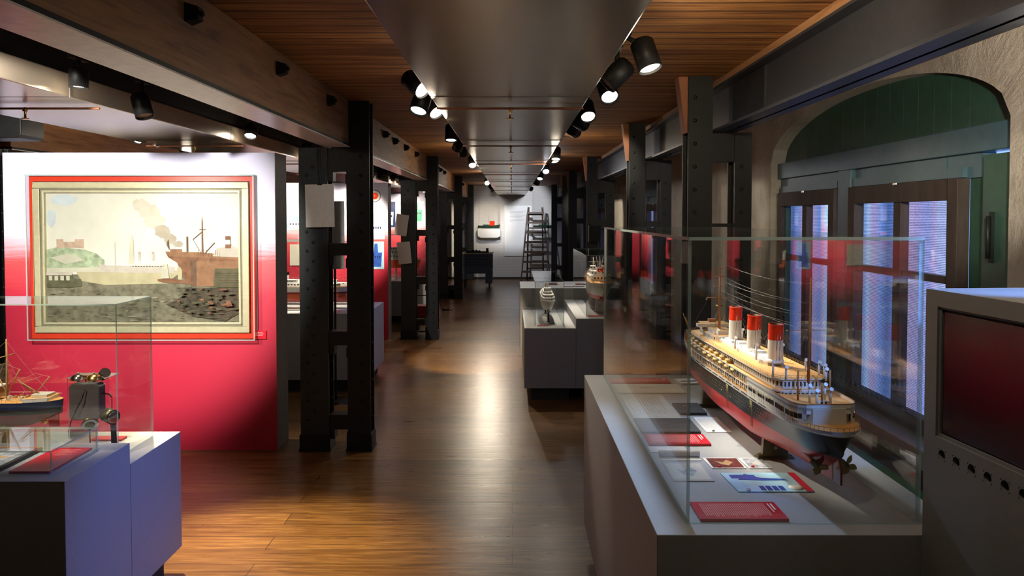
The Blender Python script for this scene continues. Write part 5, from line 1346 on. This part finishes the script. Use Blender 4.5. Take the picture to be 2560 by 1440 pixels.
# ------------------------------------------------------------------ loose things
sp = thing('loudspeaker', 'black loudspeaker hanging at the upper left before the painting wall', 'speaker', (-3.41, 5.0, 2.213))
MB().prism(rrect(0.37, 0.16, 0.032), 0, 0.24, 'black', M=Matrix(((1,0,0,0),(0,0,1,-0.12),(0,1,0,0),(0,0,0,1)))).build('cabinet', sp, bevel=0.006)
MB().box(-0.02, 0.02, -0.02, 0.02, 0.16, 0.306, 'black').build('mount', sp)
MB().lathe([(0, 0), (0.012, 0), (0.012, 0.002), (0, 0.002)], 'iron_grey', n=14, M=Matrix.Translation((-0.04, -0.121, 0.08)) @ Matrix.Rotation(PI/2, 4, 'X')).build('badge', sp)

def sheet(label, x, y, z, w_, h, tilt, mat, bend=0.0):
    q = MB(); N = 8; vs = []
    for i in range(N+1):
        u = -w_/2 + w_*i/N
        for v in (0, -h): vs.append((u, -bend*(1-(2*i/N-1)**2) - (0.004 if v else 0), v))
    fs = [(2*i, 2*i+1, 2*i+3, 2*i+2) for i in range(N)]
    q.add(vs, fs, mat); vs2 = [(a, b+0.0008, c) for a, b, c in vs]; q.add(vs2, fs, mat)
    t = thing('hanging_sheet', label, 'paper sheet', (x, y, z), (0, tilt, 0))
    q.build('sheet', t)
    return t
s1 = sheet('blank white sheet hanging on the first riveted column', -1.37, 5.27, 1.925, 0.205, 0.305, -0.02, 'white_paper', 0.008)
MB().box(-0.012, 0.022, -0.014, -0.004, -0.006, 0.004, 'black').tube((0, -0.006, 0.0), (-0.005, -0.004, 0.25), 0.004, 'iron_grey', n=6).build('clip_wire', s1)
s2 = sheet('upper grey sheet tilted on the second riveted column', -1.49, 10.12, 1.72, 0.17, 0.29, 0.14, 'grey_paper', 0.02)
s3 = sheet('lower grey sheet tilted on the second riveted column', -1.49, 10.12, 1.345, 0.18, 0.30, -0.10, 'grey_paper', 0.02)
# small grey sign behind the first pair
tag(MB().box(-0.09, 0.09, 0, 0.006, 0, 0.62, 'panel_side').box(-0.01, 0.01, 0.006, 0.012, -1.20, 0.3, 'iron').box(-0.15, 0.15, -0.12, 0.12, -1.215, -1.20, 'iron').build('sign_stand', loc=(-1.62, 6.75, 1.215)), 'narrow dark grey sign panel behind the first column pair', 'sign')
rb = thing('red_tool_bag', 'red holdall standing between the posts of the second column pair', 'bag', (-1.255, 10.48, 0.0))
MB().prism(rrect(0.34, 0.22, 0.06), 0, 0.24, 'bag_red', M=Matrix(((1,0,0,0),(0,0,1,0),(0,1,0,0.20),(0,0,0,1)))).build('bag_body', rb, bevel=0.01)
MB().box(-0.20, 0.20, 0.0, 0.25, 0.17, 0.20, 'iron').box(-0.19, -0.17, 0, 0.25, 0, 0.17, 'iron').box(0.17, 0.19, 0, 0.25, 0, 0.17, 'iron').box(-0.17, 0.17, 0.10, 0.13, 0.03, 0.05, 'iron').build('low_frame', rb)
q = MB()
for k in range(7):
    x = -0.12+k*0.04
    for s in (-1, 1): q.tube((x-0.012, -0.002, 0.30-0.012*s), (x+0.012, -0.002, 0.30+0.012*s), 0.002, 'pink_ink', n=5)
q.build('stitching', rb)
MB().tube((-0.20, 0.12, 0.56), (0.20, 0.12, 0.56), 0.006, 'black', n=8).tube((-0.19, 0.12, 0.19), (-0.19, 0.12, 0.56), 0.006, 'black', n=8).tube((0.19, 0.12, 0.19), (0.19, 0.12, 0.56), 0.006, 'black', n=8).build('carry_bar', rb)
tag(MB().tube((0, 0, 0), (0.14, -0.02, 0.0), 0.014, 'black', 0.008, n=8).tube((0.05, 0, 0.0), (0.12, 0.0, 0.035), 0.008, 'black', 0.005, n=6).path([(0, 0, 0), (-0.03, 0.02, 0.08), (-0.045, 0.02, 0.25)], 0.005, 'black').build('hose_hook', loc=(-0.965, 10.22, 0.40)), 'black cable end sticking out of the second column pair', 'cable')
tag(MB().box(-0.16, 0.16, -0.12, 0.12, 0, 0.12, 'black').box(-0.13, 0.13, -0.10, 0.10, 0.12, 0.16, 'black').build('floor_box', loc=(-1.285, 15.5, 0), bevel=0.02), 'small black box on the floor behind the third column pair', 'box')

# trolley
tr = thing('container_trolley', 'blue collapsible container trolley on castors with pale cloth top', 'trolley', (-0.83, 17.75, 0))
W2, D2 = 0.36, 0.28
q = MB().box(-W2, W2, -D2, D2, 0.34, 0.80, 'crate_blue')
q.box(-W2, -W2+0.13, -D2-0.006, D2, 0.20, 0.34, 'crate_blue').box(W2-0.16, W2, -D2-0.006, D2, 0.10, 0.34, 'crate_blue')
q.box(-W2+0.10, W2-0.14, -D2-0.012, -D2, 0.34, 0.46, 'crate_blue').box(-W2+0.08, W2-0.12, -D2-0.02, -D2, 0.46, 0.485, 'crate_blue').build('crate_body', tr, bevel=0.006)
q = MB()
for k in range(9): q.box(-W2+0.04+k*0.078, -W2+0.048+k*0.078, -D2-0.012, -D2, 0.49, 0.80, 'kick_dark')
for k in range(4): q.box(-W2+0.02, W2-0.02, -D2-0.011, -D2, 0.54+k*0.065, 0.548+k*0.065, 'kick_dark')
for k in range(4): q.box(W2, W2+0.008, -D2+0.06+k*0.12, -D2+0.07+k*0.12, 0.45, 0.78, 'kick_dark')
q.build('rib_lines', tr)
MB().box(-W2-0.01, W2+0.02, -D2-0.02, D2+0.01, 0.80, 0.822, 'crate_cover').build('cloth_top', tr, bevel=0.006)
MB().box(W2, W2+0.004, -0.10, -0.02, 0.42, 0.62, 'poster_blue').build('side_label', tr)
for sx in (-1, 1):
    for sy in (-1, 1):
        x, y_ = sx*(W2-0.07), sy*(D2-0.06)
        q = MB().box(x-0.02, x+0.02, y_-0.02, y_+0.02, 0.07, 0.34 if sx < 0 else 0.12, 'iron_grey').tube((x-0.012, y_, 0.045), (x+0.012, y_, 0.045), 0.045, 'black', n=16); q.build('castor', tr)
for i, (x, w_, h, nm) in enumerate(((-0.21, 0.09, 0.05, 'flat black tool pouch at the left on the blue trolley'), (-0.10, 0.06, 0.075, 'round black tape roll on the blue trolley'), (-0.02, 0.05, 0.07, 'grey and black can on the blue trolley'), (0.05, 0.05, 0.06, 'small dark tin on the blue trolley'))):
    q = MB().lathe([(0, 0), (w_*0.7, 0), (w_*0.75, h*0.3), (w_*0.6, h*0.8), (w_*0.3, h), (0, h)], 'black' if i < 2 else 'iron', n=16)
    tag(q.build(['tool_pouch', 'tape_roll', 'spray_can', 'paint_tin'][i], loc=(-0.83+x, 17.66, 0.822)), nm, ['pouch', 'tape roll', 'can', 'tin'][i])
dr = thing('cordless_drill', 'black cordless drill lying at the right end of the blue trolley', 'drill', (-0.62, 17.66, 0.822))
MB().box(-0.13, 0.07, -0.02, 0.02, 0, 0.035, 'black').build('drill_body', dr, bevel=0.006); MB().box(0.0, 0.06, -0.02, 0.02, 0.035, 0.11, 'black').build('grip', dr, bevel=0.008)

# step ladder
ld = thing('step_ladder', 'dark wooden double stepladder leaning open before the end wall', 'ladder', (0.62, 19.45, 0))
def rail_leg(x0, x1, y0, y1, nm='stile'):
    q = MB(); a = Vector((x0, y0, 0)); b = Vector((x1, y1, 1.93)); q.tube(a, b, 0.020, 'ladder_wood', 0.018, n=4, smooth=False); q.build(nm, ld)
rail_leg(-0.385, -0.195, -0.25, 0.02); rail_leg(0.385, 0.195, -0.25, 0.02)
rail_leg(-0.22, -0.175, 0.30, 0.06); rail_leg(0.22, 0.175, 0.30, 0.06)
for k in range(7):
    z = 0.26 + 0.255*k; f = z/1.93; hw = 0.385 - 0.19*f; y_ = -0.25 + 0.27*f
    MB().box(-hw, hw, y_-0.035, y_+0.035, z-0.014, z+0.014, 'ladder_wood').box(-hw, hw, y_-0.038, y_-0.030, z-0.035, z+0.014, 'ladder_wood').build('tread', ld)
for k in range(5):
    z = 0.3 + 0.36*k; f = z/1.93; MB().box(-0.22+0.045*f, 0.22-0.045*f, 0.30-0.24*f-0.01, 0.30-0.24*f+0.01, z-0.02, z+0.02, 'ladder_wood').build('rear_rung', ld)
q = MB()
for s in (-1, 1): q.path([(s*0.30, -0.12, 0.85), (s*0.27, 0.0, 0.78), (s*0.23, 0.12, 0.76), (s*0.20, 0.2, 0.80)], 0.004, 'thread')
q.build('spreader_cord', ld)
# dark boxes hung by the window columns
tag(MB().box(-0.07, 0.07, -0.06, 0.06, 0, 0.22, 'black').box(-0.02, 0.02, 0.06, 0.14, 0.06, 0.16, 'black').build('wall_speaker', loc=(1.11, 10.05, 1.35)), 'small black box speaker fixed on the third window side column pair', 'speaker')
